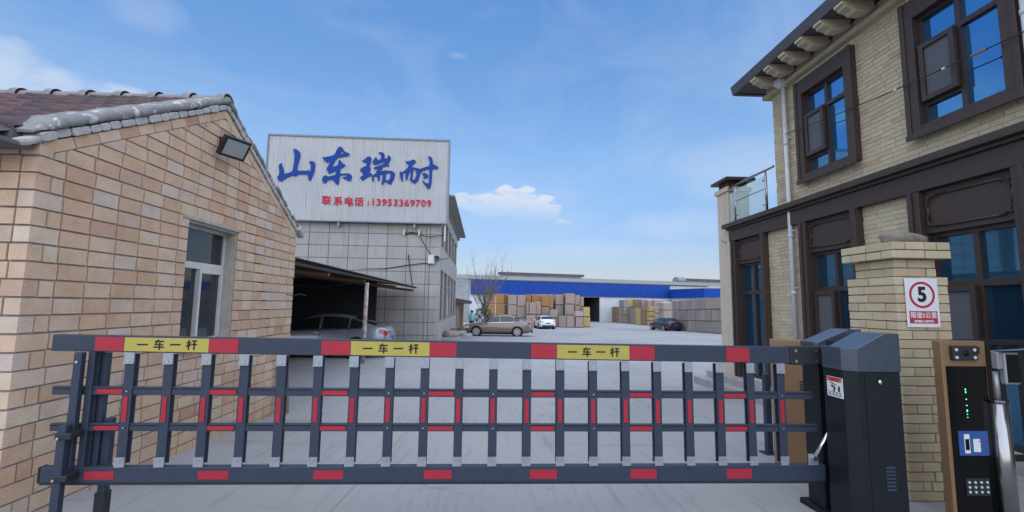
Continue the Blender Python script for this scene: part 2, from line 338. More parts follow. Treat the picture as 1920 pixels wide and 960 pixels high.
def bricks(u0, u1, v0, v1, lu, lv, joint, holes=(), planes=(), offs=.5, jl=0, alt=(0, 0)):
    """courses of bricks as polygons in (u, v); holes are rectangles, planes are half-planes to keep"""
    r = []; k = 0; v = v0; U0, U1 = u0, u1
    while v < v1 - .01:
        u0, u1 = U0 + (alt[0] if k % 2 else 0), U1 - (alt[1] if k % 2 == 0 else 0)
        ve = min(v + lv - joint, v1); u = u0 - (lu * offs if k % 2 else 0) - random.uniform(0, jl)
        while u < u1:
            ln = lu * random.uniform(1 - jl, 1 + jl); a, b = max(u, u0), min(u + ln - joint, u1); u += ln
            if b - a < .02: continue
            segs = [(a, b)]
            for hu0, hu1, hv0, hv1 in holes:
                if hv0 < (v + ve) / 2 < hv1:
                    ns = []
                    for p, q in segs:
                        if q <= hu0 or p >= hu1: ns.append((p, q))
                        else:
                            if p < hu0 - .02: ns.append((p, hu0))
                            if q > hu1 + .02: ns.append((hu1, q))
                    segs = ns
            for p, q in segs:
                j = [random.uniform(-.0015, .0015) for _ in range(4)]
                po = [(p, v + j[0]), (q, v + j[1]), (q, ve + j[2]), (p, ve + j[3])]
                for pl in planes:
                    po = clip(po, *pl)
                    if len(po) < 3: break
                if len(po) >= 3 and parea(po) > .0004: r.append(po)
        v += lv; k += 1
    return r
camM = cam.matrix_world.inverted()
def seen(p):                                  # metres along the view if in frame, else None
    q = camM @ Vector(p)
    if q.z > -.1: return None
    x, y = q.x / -q.z * 860, q.y / -q.z * 860
    return -q.z if abs(x) < 980 and abs(y) < 500 else None
def lay(polys, fn, m, parent, name='brick', joined='brickwork', depth=.09, proud=.002, limit=300):
    """biggest in view become parts, the rest one joined part"""
    sc_ = []
    for po in polys:
        cu = sum(p[0] for p in po) / len(po); cv = sum(p[1] for p in po) / len(po); d = seen(fn(cu, cv, 0))
        sc_.append((1e9 if d is None else d / math.sqrt(parea(po) + 1e-6), po))
    sc_.sort(key=lambda t: t[0]); rest = MB(); n = 0
    for s_, po in sc_:
        pr = random.uniform(0, proud)
        if n < limit and s_ < 1e8:
            MB().prism(po, fn, pr, -depth).build(name, m, parent, world=True); n += 1
        else: rest.prism(po, fn, pr, -depth)
    if rest.f: rest.build(joined, m, parent, world=True, kind='stuff')
    return n
def text_mesh(body, size, bold=0.0, extrude=.002, spacing=1.0):
    cu = bpy.data.curves.new('txt', 'FONT'); cu.body = body; cu.size = size; cu.offset = bold; cu.extrude = extrude; cu.space_character = spacing
    cu.align_x = 'CENTER'; cu.align_y = 'CENTER'; cu.resolution_u = 3
    o = bpy.data.objects.new('txt', cu); COL.objects.link(o)
    me = bpy.data.meshes.new_from_object(o.evaluated_get(bpy.context.evaluated_depsgraph_get()))
    bpy.data.objects.remove(o); bpy.data.curves.remove(cu); return me
def outline_mesh(loops, extrude):
    cu = bpy.data.curves.new('cal', 'CURVE'); cu.dimensions = '2D'; cu.fill_mode = 'BOTH'; cu.extrude = extrude
    for lp in loops:
        sp = cu.splines.new('POLY'); sp.points.add(len(lp) - 1); sp.use_cyclic_u = True
        for i, (x, y) in enumerate(lp): sp.points[i].co = (x, y, 0, 1)
    o = bpy.data.objects.new('cal', cu); COL.objects.link(o)
    me = bpy.data.meshes.new_from_object(o.evaluated_get(bpy.context.evaluated_depsgraph_get()))
    bpy.data.objects.remove(o); bpy.data.curves.remove(cu); return me
def smoothloop(lp):
    r = []
    for i in range(len(lp)):
        a, b = Vector(lp[i]), Vector(lp[(i + 1) % len(lp)]); r.append(a * .75 + b * .25); r.append(a * .25 + b * .75)
    return [tuple(p) for p in r]

# ------------------------------------------------------------------ ground
PROF = [(-60, 1.0), (-8, .1), (0, 0), (3.4, -.10), (7, -.26), (15, -.49), (22, -.63), (30, -.80), (40, -1.06), (50, -1.30), (56, -1.38), (65, -1.40), (600, -1.40)]
def gz(y):
    for (a, za), (b, zb) in zip(PROF, PROF[1:]):
        if a <= y <= b: return za + (zb - za) * (y - a) / (b - a)
    return PROF[-1][1]
g = MB(); xs = [-300, -60, -20, -8, 0, 8, 20, 60, 300]
ys = [p[0] for p in PROF]
g.add([(x, y, gz(y)) for y in ys for x in xs], [(j * 9 + i, j * 9 + i + 1, (j + 1) * 9 + i + 1, (j + 1) * 9 + i) for j in range(len(ys) - 1) for i in range(8)])
gr = g.build('ground', 'concrete_ground'); gr['kind'] = 'structure'

# ------------------------------------------------------------------ left: brick gable house
HX, HY0, HY1, HZ0, HE, HA = -3.05, 3.08, 7.06, -.45, 2.36, 3.45    # gable plane, its ends, base, eave, apex
HM = (HY0 + HY1) / 2; SL = (HA - HE) / (HM - HY0); SA = math.atan(SL)
house = thing('brick_house', 'small tan brick house with a tiled gable roof at the left edge', 'house', (HX - 1.5, HM, HZ0))
fg = lambda u, v, d: (HX + d, u, v)           # gable (faces +X)
ff = lambda u, v, d: (u, HY0 - d, v)          # eaves wall (faces -Y)
WY0, WY1, WZ0, WZ1 = 4.61, 5.49, .88, 2.126
m = MB()                                      # mortar bed behind the bricks, with the window opening
m.prism([(HY0 + .02, HZ0), (WY0, HZ0), (WY0, HE + SL * (WY0 - HY0)), (HY0 + .02, HE)], fg, -.009, -.25)
m.prism([(WY1, HZ0), (HY1 - .006, HZ0), (HY1 - .006, HE), (HM, HA), (WY1, HE + SL * (HY1 - WY1))], fg, -.009, -.25)
m.prism([(WY0, HZ0), (WY1, HZ0), (WY1, WZ0), (WY0, WZ0)], fg, -.009, -.25)
m.prism([(WY0, WZ1), (WY1, WZ1), (WY1, HE + SL * (HY1 - WY1)), (HM, HA), (WY0, HE + SL * (WY0 - HY0))], fg, -.009, -.25)
m.box(HX - 4.5, HX - .26, HY0 + .009, HY0 + .25, HZ0, HE); m.box(HX - 4.5, HX - .26, HY1 - .25, HY1 - .01, HZ0, HE)
wall = m.build('wall', 'house_mortar', house, world=True)
rk = .085 / cos(SA)                           # border course along the rake
bl = bricks(HY0, HY1, -.43, HA, .2365, .118, .0135, alt=(.112, 0), holes=[(WY0, WY1, WZ0, WZ1)], planes=[(-SL, 1, HE - SL * HY0 - rk), (SL, 1, HE + SL * HY1 - rk)], jl=.03)
lay(bl, fg, 'house_brick', house, depth=.1, proud=.004, limit=290)
fl = bricks(HX - 4.0, HX, -.43, HE - .0, .2365, .118, .0135, jl=.03, alt=(0, .112))
lay(fl, ff, 'house_brick', house, depth=.1, proud=.004, limit=10, joined='front_brickwork')
# rake: border bricks, white painted stones, cement verge
for sgn in (1, -1):
    y_e = HY0 if sgn > 0 else HY1; Ls = (HM - HY0) / cos(SA)
    def fr(t, h, d, sgn=sgn, y_e=y_e): return (HX + d, y_e + sgn * (t * cos(SA) - h * sin(SA)), HE + t * sin(SA) + h * cos(SA))
    t = .02
    while t < Ls - .05:
        e = min(t + random.uniform(.19, .24), Ls - .005)
        MB().prism([(t, -.078), (e - .008, -.078), (e - .008, 0), (t, 0)], fr, random.uniform(0, .004), -.1).build('border_brick', 'house_brick', house, world=True); t = e
    t = .0
    while t < Ls - .02:
        e = min(t + random.uniform(.10, .165), Ls + .03); h0, h1 = .006 + random.uniform(0, .008), random.uniform(.058, .075)
        q = [(t, h0 + .012), (t + .012, h0), (e - .02, h0), (e - .008, h0 + .014), (e - .008, h1 - .014), (e - .02, h1), (t + .014, h1), (t, h1 - .012)]
        s_ = MB().prism(q, fr, .014 + random.uniform(0, .014), -.1); s_.build('verge_stone', 'white_stone', house, world=True, bevel=.006); t = e
    vg = MB(); K = 90; rows = []; ph = random.uniform(0, 9)
    for i in range(K + 1):
        tt = -.03 + (Ls + .09) * i / K; jt = lambda a: random.uniform(-a, a); q = .62 + .38 * min(1, i / 10)
        wv = .010 * sin(tt * 9 + ph) + .007 * sin(tt * 23 + ph * 2)
        rows.append([fr(tt, .074, -.2), fr(tt, .074 + jt(.004), .020 + wv + jt(.005)), fr(tt, .085 * q + .02 + jt(.004), .026 + wv + jt(.006)), fr(tt, .112 * q + .02 + jt(.005), .014 + wv + jt(.005)), fr(tt, .125 * q + .02 + wv * .6, -.02), fr(tt, .13 * q + .02, -.2)])
    for i in range(K): vg.add(rows[i] + rows[i + 1], [(k, k + 1, 7 + k, 6 + k) for k in range(5)] + [(5, 0, 6, 11)])
    vg.add(rows[0], [tuple(range(6))]); vg.add(rows[-1], [tuple(range(6))])
    vg.build('verge_band', 'cement', house, world=True, smooth=True)
MB().obox((HX - .03, HY0 - .05, HE + .0), (.10, .15, .05), Matrix.Rotation(.52, 3, 'X')).build('kneeler_stone', 'white_stone', house, world=True, bevel=.02)
MB().obox((HX + .02, HY1 + .05, HE + .03), (.1, .2, .09), Matrix.Rotation(-.6, 3, 'X')).build('kneeler_stone', 'white_stone', house, world=True, bevel=.02)
# roof: deck, rows of wavy tiles, ridge caps, eave boards
rf = MB(); OV = .30; RZ = HE + .075
def rp(x, t, h, sgn=1): return (x, HM - sgn * (HM - HY0 + OV - t * cos(SA)), RZ - OV * SL + t * sin(SA) + h)
TL = (HM - HY0 + OV) / cos(SA)
for sgn in (1, -1):
    rf.hexa([rp(HX - .16, 0, -.03, sgn), rp(HX - 4.6, 0, -.03, sgn), rp(HX - 4.6, TL, -.03, sgn), rp(HX - .16, TL, -.03, sgn)], [rp(HX - .16, 0, 0, sgn), rp(HX - 4.6, 0, 0, sgn), rp(HX - 4.6, TL, 0, sgn), rp(HX - .16, TL, 0, sgn)])
roof = rf.build('roof', 'dark_board', house, world=True)
tw, tl = .205, .30; seg = 10; tv = []; tf = []
for j, (yy, zz) in enumerate(((0, .0), (0, .040), (tl + .05, .008))):
    for i in range(seg + 1):
        x = tw * i / seg; tv.append((x, yy, zz + (.030 * (1 - cos(2 * pi * i / seg)) if j == 1 else .024 * (1 - cos(2 * pi * i / seg)) if j else .016 * (1 - cos(2 * pi * i / seg)))))
for j in range(2): tf += [(j * (seg + 1) + i, j * (seg + 1) + i + 1, (j + 1) * (seg + 1) + i + 1, (j + 1) * (seg + 1) + i) for i in range(seg)]
tme = bpy.data.meshes.new('roof_tile'); tme.from_pydata(tv, [], tf); tme.update()
hl = house.location
for r_ in range(int(TL / tl)):
    for c_ in range(15):
        x, y, z = rp(HX - .1 - tw * (c_ + 1), r_ * tl - .03, .008)
        place('roof_tile', tme, 'roof_tile', roof, (x - hl.x + random.uniform(-.004, .004), y - hl.y, z - hl.z + random.uniform(-.004, .006)), (SA + random.uniform(-.02, .02), random.uniform(-.015, .015), 0), smooth=True)
for c_ in range(12):
    x0 = HX + .02 - .37 * c_; rm = MB(); n_ = 8
    pr_ = lambda rr, x: [(x, HM + rr * cos(pi * k / n_) , RZ + (HM - HY0) * SL + .005 + rr * sin(pi * k / n_)) for k in range(n_ + 1)]
    P_ = pr_(.085, x0 - .37) + pr_(.085, x0 - .09) + pr_(.11, x0 - .085) + pr_(.11, x0)
    rm.add(P_, [(a * 9 + k, a * 9 + k + 1, (a + 1) * 9 + k + 1, (a + 1) * 9 + k) for a in range(3) for k in range(8)])
    rm.build('ridge_tile', 'ridge_tile', roof, world=True, smooth=True)
e_ = MB(); e_.box(HX - 4.6, HX - .02, HY0 - OV + .03, HY0 - .02, HE - .055, HE - .03); e_.build('eave_board', 'dark_board', house, world=True)
e_ = MB(); e_.box(HX - 4.6, HX - .10, HY0 - .10, HY0 + .1, HE - .028, HE + .06); e_.build('eave_beam', 'dark_board', house, world=True)
# window
fr_ = MB(); fx0, fx1 = HX - .17, HX - .12
fr_.box(fx0, fx1, WY0, WY0 + .05, WZ0, WZ1); fr_.box(fx0, fx1, WY1 - .05, WY1, WZ0, WZ1)
fr_.box(fx0, fx1, WY0 + .05, WY1 - .05, WZ1 - .05, WZ1); fr_.box(fx0, fx1, WY0 + .05, WY1 - .05, WZ0, WZ0 + .05); fr_.box(fx0, fx1, WY0 + .05, WY1 - .05, 1.66, 1.73)
window = fr_.build('window', 'white_frame', house, world=True, bevel=.004)
s_ = MB(); s_.box(fx0 + .012, fx1 + .012, 5.02, 5.055, WZ0 + .05, 1.66); s_.box(fx0 + .012, fx1 + .012, 5.40, 5.44, WZ0 + .05, 1.66); s_.box(fx0 + .012, fx1 + .012, 5.055, 5.40, 1.62, 1.66)
s_.build('sash', 'white_frame', window, world=True)
MB().box(fx0 + .02, fx0 + .026, WY0 + .05, WY1 - .05, 1.73, WZ1 - .05).build('pane', 'house_glass', window, world=True)
MB().box(fx0 + .01, fx0 + .016, WY0 + .05, 5.03, WZ0 + .05, 1.66).build('pane', 'house_glass', window, world=True)
MB().box(fx0 + .03, fx0 + .036, 5.055, 5.40, WZ0 + .05, 1.62).build('pane', 'house_glass', window, world=True)
rv = MB(); rv.box(HX - .12, HX - .012, WY1 - .03, WY1 + .004, WZ0, WZ1); rv.box(HX - .12, HX - .012, WY0, WY1 - .03, WZ1 - .02, WZ1 + .004)
rv.build('window_reveal', 'plaster', house, world=True)
MB().box(HX - .12, HX + .045, WY0 - .03, WY1 + .03, WZ0 - .05, WZ0 + .004).build('window_sill', 'white_frame', house, world=True, bevel=.006)
MB().box(HX - .1, HX + .012, WY0 - .10, WY1 + .03, WZ1 + .004, WZ1 + .045).build('lintel', 'plaster', house, world=True, bevel=.006)
# floodlight
fd = thing('floodlight', 'black square LED floodlight on the gable of the tan brick house', 'floodlight', (HX, 5.15, 3.02))
R_ = Matrix.Rotation(radians(-25), 3, 'Z') @ Matrix.Rotation(radians(32), 3, 'Y')
c_ = Vector((HX + .17, 4.98, 2.99))
MB().obox(c_, (.055, .30, .23), R_).build('housing', 'bracket_black', fd, world=True, bevel=.008)
MB().obox(c_ + R_ @ Vector((.0285, 0, 0)), (.004, .24, .17), R_).build('lens', 'lamp_glass', fd, world=True)
b_ = MB(); b_.tube([c_ + R_ @ Vector((0, .16, 0)), Vector((HX + .06, 5.30, 3.04)), Vector((HX, 5.30, 3.04))], .012); b_.tube([c_ + R_ @ Vector((0, -.16, 0)), Vector((HX + .06, 5.0, 3.08)), Vector((HX, 5.0, 3.08))], .012); b_.box(HX, HX + .02, 4.98, 5.32, 3.0, 3.12)
b_.build('bracket', 'bracket_black', fd, world=True)
tag(MB().tube([(HX + .06, 6.62, gz(6.6)), (HX + .012, 6.70, .82)], .018, 6).build('wooden_pole', 'wood_old'), 'thin wooden pole leaning on the brick gable, left of two', 'pole')
tag(MB().tube([(HX + .12, 6.84, gz(6.8)), (HX + .02, 6.95, .62)], .022, 6).build('wooden_pole', 'wood_old'), 'short dark wooden pole leaning at the far corner of the brick gable', 'pole')
tag(MB().tube([(HX, 6.86, 1.44), (HX + .03, 6.8, 1.43), (HX + .10, 6.83, 1.41), (HX + .04, 6.95, 1.40), (HX + .12, 7.0, 1.44), (HX + .2, 7.05, 1.42)], .006, 5).build('loose_wire', 'cable_black'), 'loose twisted wire end sticking out of the brick gable', 'wire')

# ------------------------------------------------------------------ right: two-storey office with brown trim
RX = 5.0
ob = thing('office_building', 'two-storey beige brick building with dark brown window frames on the right', 'building', (RX + 2, 6, -.3))
fw = lambda u, v, d: (RX - d, u, v)
UW = [(5.93, 7.13), (3.93, 5.13), (1.93, 3.13)]           # upper windows (outer frame, along Y)
LW = [(8.17, 9.34), (5.99, 7.18), (3.98, 5.20), (1.95, 3.15)]
core = MB()
core.box(RX + .25, RX + 6, -1, 7.86, -.3, 5.3); core.box(RX + .25, RX + 6, 7.86, 9.4, -.3, 3.0)
core.build('core', 'dark_interior', ob, world=True)
mw = MB()
def wall_with_holes(mb, u0, u1, v0, v1, holes):
    us = sorted({u0, u1, *[q for h in holes for q in h[:2] if u0 < q < u1]})
    for a, b in zip(us, us[1:]):
        v = v0
        for h in sorted([h for h in holes if h[0] <= a and h[1] >= b], key=lambda h: h[2]):
            if h[2] > v: mb.prism([(a, v), (b, v), (b, h[2]), (a, h[2])], fw, -.006, -.24)
            v = max(v, h[3])
        if v < v1: mb.prism([(a, v), (b, v), (b, v1), (a, v1)], fw, -.006, -.24)
UH = [(a + .06, b - .06, 3.41, 5.0) for a, b in UW]; LH = [(a + .04, b - .04, -.02, 2.66) for a, b in LW]
wall_with_holes(mw, 1.0, 7.85, 3.0, 5.25, UH); wall_with_holes(mw, 1.0, 9.35, -.3, 2.9, LH)
mw.box(RX + .007, RX + .25, 7.6, 7.845, 3.0, 5.25); mw.build('wall', 'facade_mortar', ob, world=True)
bl = bricks(2.6, 7.855, 3.06, 5.14, .222, .0605, .0085, holes=[(a, b, 3.37, 5.2) for a, b in UW], jl=.12)
bl += bricks(5.2, 5.99, 1.3, 2.72, .222, .0605, .0085, jl=.12) + bricks(7.18, 8.17, -.05, 2.72, .222, .0605, .0085, jl=.12) + bricks(3.15, 3.98, -.05, 2.72, .222, .0605, .0085, jl=.12)
lay(bl, fw, 'facade_brick', ob, depth=.02, proud=.003, limit=300)
cn = MB()                                                   # corner return bricks seen in profile
v = 3.06; k = 0
while v < 5.14: cn.box(RX + .02, RX + (.10 if k % 2 else .2), 7.84, 7.856, v, v + .052); v += .0605; k += 1
cn.build('corner_brickwork', 'facade_brick', ob, world=True, kind='stuff')
# plinth and pavement
pv = MB().box(RX - .30, RX + .4, 3.2, 10.2, -.6, -.06).build('pavement', 'concrete', None, bevel=.01); pv['kind'] = 'structure'
pv = MB().box(RX - .55, RX - .303, 3.2, 10.3, -.6, -.19).build('pavement_step', 'concrete', None, bevel=.01); pv['kind'] = 'structure'
# belt course
b_ = MB(); b_.box(RX - .09, RX + .1, 1, 9.42, 2.70, 2.93); b_.box(RX - .13, RX + .1, 1, 9.46, 2.933, 2.975); b_.box(RX - .19, RX + .1, 1, 9.52, 2.978, 3.065)
b_.build('belt_course', 'brown_trim', ob, world=True, bevel=.006)
def upper_window(y0, y1):
    z0, z1 = 3.36, 5.03; m_ = MB(); b = .15
    for (a, c, e, f_) in ((y0, y0 + b, z0, z1), (y1 - b, y1, z0, z1), (y0 + b, y1 - b, z0, z0 + .10), (y0 + b, y1 - b, z1 - .24, z1)): m_.box(RX - .085, RX + .06, a, c, e, f_)
    m_.box(RX - .10, RX - .087, y0 - .01, y0 + .05, z0, z1); m_.box(RX - .10, RX - .087, y1 - .05, y1 + .01, z0, z1); m_.box(RX - .11, RX - .087, y0 - .02, y1 + .02, z0 - .04, z0 + .03)
    wn = m_.build('window', 'brown_trim', ob, world=True, bevel=.005)
    a, c, e, f_ = y0 + b, y1 - b, z0 + .10, z1 - .24; mid = (a + c) / 2 + .0; gx = RX + .045
    k = MB(); t = .028
    k.box(gx - .05, gx + .01, a, a + .04, e, f_); k.box(gx - .05, gx + .01, c - .04, c, e, f_); k.box(gx - .05, gx + .01, a + .04, c - .04, f_ - .04, f_); k.box(gx - .05, gx + .01, a + .04, c - .04, e, e + .04)
    k.box(gx - .05, gx + .01, mid - t, mid + t, e + .04, f_ - .04)
    zt, zb = f_ - .36, e + .26
    k.box(gx - .05, gx + .01, a + .04, mid - t, zt - t, zt + t); k.box(gx - .05, gx + .01, mid + t, c - .04, zt - t, zt + t); k.box(gx - .05, gx + .01, mid + t, c - .04, zb - t, zb + t)
    k.build('mullions', 'brown_window', wn, world=True)
    for q in ((a + .04, mid - t, e + .04, zt - t), (a + .04, mid - t, zt + t, f_ - .04), (mid + t, c - .04, e + .04, zb - t), (mid + t, c - .04, zt + t, f_ - .04)):
        MB().box(gx - .012, gx - .006, *q).build('pane', 'blue_glass', wn, world=True)
    s = MB(); h0, h1 = mid + t - .02, c - .03; v0, v1 = zb + .01, zt - .01         # top-hung casement, ajar
    for q in ((h0, h0 + .055, v0, v1), (h1 - .055, h1, v0, v1), (h0 + .055, h1 - .055, v0, v0 + .06), (h0 + .055, h1 - .055, v1 - .06, v1)): s.box(gx - .115, gx - .06, *q)
    cs = s.build('casement', 'brown_window', wn, world=True, bevel=.004)
    MB().box(gx - .09, gx - .084, h0 + .055, h1 - .055, v0 + .06, v1 - .06).build('pane', 'grey_screen', wn, world=True)
    return wn
for a, b in UW: upper_window(a, b)
def ornament(mb, y, z, sy, sz):
    for k in range(5):
        t = k / 4; mb.tube([(RX - .045, y + sy * (.01 + .10 * t), z + sz * (.02 + .015 * sin(t * 6))), (RX - .05, y + sy * (.04 + .09 * t), z + sz * (.035 - .01 * t))], .009, 5)
        mb.tube([(RX - .045, y + sy * (.02 + .015 * sin(t * 6)), z + sz * (.01 + .10 * t)), (RX - .05, y + sy * (.035 - .01 * t), z + sz * (.04 + .09 * t))], .009, 5)
def lower_window(y0, y1):
    z0, z1 = -.05, 2.698; m_ = MB(); b = .13
    for (a, c) in ((y0, y0 + b), (y1 - b, y1)):
        m_.box(RX - .09, RX + .1, a, c, z0, z1)
    m_.box(RX - .115, RX - .092, y0, y0 + .055, z0, z1); m_.box(RX - .115, RX - .092, y1 - .055, y1, z0, z1)
    m_.box(RX - .02, RX + .1, y0 + b, y1 - b, 2.20, z1)
    wn = m_.build('window', 'brown_trim', ob, world=True, bevel=.005)
    p = MB(); a, c = y0 + b + .03, y1 - b - .03
    p.tube([(RX - .03, a + .09, 2.63), (RX - .03, c - .09, 2.63)], .013, 6); p.tube([(RX - .03, a + .09, 2.27), (RX - .03, c - .09, 2.27)], .013, 6)
    p.tube([(RX - .03, a + .02, 2.36), (RX - .03, a + .02, 2.54)], .013, 6); p.tube([(RX - .03, c - .02, 2.36), (RX - .03, c - .02, 2.54)], .013, 6)
    ornament(p, a, 2.26, 1, 1); ornament(p, c, 2.26, -1, 1); ornament(p, a, 2.64, 1, -1); ornament(p, c, 2.64, -1, -1)
    p.build('panel_moulding', 'brown_trim', wn, world=True, smooth=True)
    a, c, e, f_ = y0 + b, y1 - b, z0, 2.20; mid = (a + c) / 2; gx = RX + .09; t = .03
    k = MB()
    k.box(gx - .05, gx + .01, a, a + .045, e, f_); k.box(gx - .05, gx + .01, c - .045, c, e, f_); k.box(gx - .05, gx + .01, a + .045, c - .045, f_ - .05, f_); k.box(gx - .05, gx + .01, a + .045, c - .045, e, e + .08)
    k.box(gx - .05, gx + .01, mid - t, mid + t, e + .08, f_ - .05); zt = 1.62
    k.box(gx - .05, gx + .01, a + .045, mid - t, zt - .035, zt + .035); k.box(gx - .05, gx + .01, mid + t, c - .045, zt - .035, zt + .035)
    k.build('mullions', 'brown_window', wn, world=True)
    for q in ((a + .045, mid - t, zt + .035, f_ - .05), (mid + t, c - .045, zt + .035, f_ - .05), (a + .045, mid - t, e + .08, zt - .035)):
        MB().box(gx - .012, gx - .006, *q).build('pane', 'lower_glass', wn, world=True)
    h0, h1, v0, v1 = mid + t - .02, c - .035, .35, zt - .03
    if y0 < 8:
        s = MB()
        for q in ((h0, h0 + .055, v0, v1), (h1 - .055, h1, v0, v1), (h0 + .055, h1 - .055, v0, v0 + .06), (h0 + .055, h1 - .055, v1 - .06, v1)): s.box(gx - .11, gx - .056, *q)
        s.build('casement', 'brown_window', wn, world=True, bevel=.004)
        MB().box(gx - .085, gx - .079, h0 + .055, h1 - .055, v0 + .06, v1 - .06).build('pane', 'grey_screen', wn, world=True)
        MB().box(gx - .012, gx - .006, mid + t, c - .045, e + .08, v0).build('pane', 'lower_glass', wn, world=True)
    else: MB().box(gx - .012, gx - .006, mid + t, c - .045, e + .08, zt - .035).build('pane', 'lower_glass', wn, world=True)
for a, b in LW: lower_window(a, b)
# cornice, brackets, eave
c_ = MB(); c_.box(RX - .10, RX + .25, -1, 8.0, 5.14, 5.215); c_.box(RX - .05, RX + .25, -1, 7.95, 5.218, 5.335)
c_.build('cornice', 'cream_moulding', ob, world=True, bevel=.006)
prof = [(0, 5.215), (.0, 5.325), (.40, 5.325), (.44, 5.30), (.44, 5.265), (.40, 5.255), (.39, 5.225), (.30, 5.20), (.26, 5.165), (.14, 5.16), (.06, 5.19)]
y = 7.55; i = 0
while y > 2.4:
    MB().prism(prof, lambda u, v, d, y=y: (RX - .10 - u, y + d, v + .03), -.075, .075).build('bracket', 'cream_moulding', ob, world=True, bevel=.006); y -= .405
ro = MB(); ro.hexa([(4.50, -1, 5.358), (RX + 6, -1, 5.358), (RX + 6, 8.16, 5.358), (4.50, 8.16, 5.358)], [(4.50, -1, 5.40), (RX + 6, -1, 5.40), (RX + 6, 8.16, 5.40), (4.50, 8.16, 5.40)])
roof2 = ro.build('soffit', 'soffit', ob, world=True)
ro = MB(); ro.hexa([(4.46, -1.1, 5.34), (4.498, -1.1, 5.34), (4.498, 8.22, 5.34), (4.46, 8.22, 5.34)], [(4.44, -1.1, 5.51), (4.498, -1.1, 5.51), (4.498, 8.25, 5.51), (4.44, 8.25, 5.51)])
ro.box(4.498, RX + 6, 8.164, 8.24, 5.34, 5.51); ro.build('fascia', 'fascia_dark', ob, world=True)
ro = MB(); ro.hexa([(4.5, -1, 5.405), (RX + 6, -1, 5.405), (RX + 6, 8.16, 5.405), (4.5, 8.16, 5.405)], [(4.5, -1, 5.52), (7.5, -1, 7), (7.5, 6, 7), (4.5, 8.16, 5.52)]); ro.build('roof', 'fascia_dark', ob, world=True)
# terrace: pier, cap, glass balustrade
te = MB(); te.box(4.95, 5.42, 9.47, 9.95, -.5, 3.86); te.box(4.91, 5.46, 9.43, 9.99, 3.80, 3.90); te.build('pier', 'beige_render', ob, world=True, bevel=.01)
te = MB(); te.box(4.98, 5.40, 9.51, 9.91, 3.90, 4.03); te.box(4.86, 5.52, 9.37, 10.05, 4.032, 4.09); te.box(4.91, 5.46, 9.43, 9.99, 4.092, 4.12); te.build('pier_cap', 'brown_trim', ob, world=True, bevel=.006)
MB().tube([(4.948, 9.6, 2.72), (4.87, 9.6, 2.72), (4.86, 9.6, 2.76)], .012).build('hook', 'aluminium', ob, world=True)
bx_ = RX - .04
rl = MB(); rl.tube([(bx_, 9.42, 3.86), (bx_, 7.86, 3.86)], .026, 8); 
for y in (9.2, 8.1): rl.tube([(bx_, y, 3.07), (bx_, y, 3.86)], .022, 8)
rl.tube([(bx_, 9.2, 3.52), (bx_, 8.1, 3.52)], .01, 6)
for y in (9.15, 8.15):
    for z in (3.22, 3.68): rl.tube([(bx_, y - .05, z), (bx_, y + .05, z)], .012, 6)
rl.build('balcony_rail', 'stainless', ob, world=True, smooth=True)
MB().box(bx_ - .005, bx_ + .005, 8.13, 9.17, 3.12, 3.76).build('balcony_glass', 'clear_glass', ob, world=True)
MB().box(bx_ - .005, bx_ + .005, 9.22, 9.40, 3.12, 3.72).build('balcony_glass', 'clear_glass', ob, world=True)
# downpipes, hopper
def downpipe(y, ztop, label):
    d = thing('downpipe', label, 'pipe', (RX - .08, y, -.05), group='white downpipes on the beige building')
    p = MB(); p.tube([(RX - .075, y, ztop), (RX - .075, y, .62)], .034, 12); p.tube([(RX - .075, y, .62), (RX - .10, y - .03, .54), (RX - .16, y - .08, .44), (RX - .165, y - .09, .36), (RX - .165, y - .09, -.04)], .037, 12)
    p.build('pipe', 'pvc_white', d, world=True, smooth=True)
    for z in (4.1, 2.5, 1.55, .66):
        MB().tube([(RX - .075, y, z), (RX - .075, y, z + .05)], .041, 12).build('coupling', 'pvc_white', d, world=True, smooth=True)
        MB().box(RX - .06, RX + .0, y - .045, y - .03, z + .1, z + .125).build('clip', 'pvc_white', d, world=True)
    h = MB(); h.hexa([(RX - .13, y - .055, ztop), (RX - .02, y - .055, ztop), (RX - .02, y + .055, ztop), (RX - .13, y + .055, ztop)], [(RX - .2, y - .10, ztop + .07), (RX - .101, y - .10, ztop + .07), (RX - .101, y + .10, ztop + .07), (RX - .2, y + .10, ztop + .07)])
    h.box(RX - .21, RX - .101, y - .11, y + .11, ztop + .07, ztop + .13); h.build('hopper', 'pvc_white', d, world=True, bevel=.008)
downpipe(7.42, 5.12, 'white plastic downpipe with a hopper beside the farther upper window')
downpipe(3.86, 5.12, 'white downpipe cut by the right edge of the picture')
# cable across the upper windows
pts = [(RX - .13, 7.35 - 4.85 * t, 4.26 - .40 * t - .30 * t * (1 - t)) for t in [i / 16 for i in range(17)]]
cb = thing('overhead_cable', 'thin black cable slung across the upper windows of the beige building', 'cable', pts[0])
MB().tube(pts, .0065, 6).build('cable', 'cable_black', cb, world=True)
MB().tube([pts[10], Vector(pts[10]).lerp(Vector(pts[11]), .5)], .014, 6).build('splice', 'terracotta', cb, world=True)
for i in (7, 9): MB().tube([pts[i], Vector(pts[i]) + Vector((0, -.03, 0))], .013, 6).build('tie', 'white_print', cb, world=True)

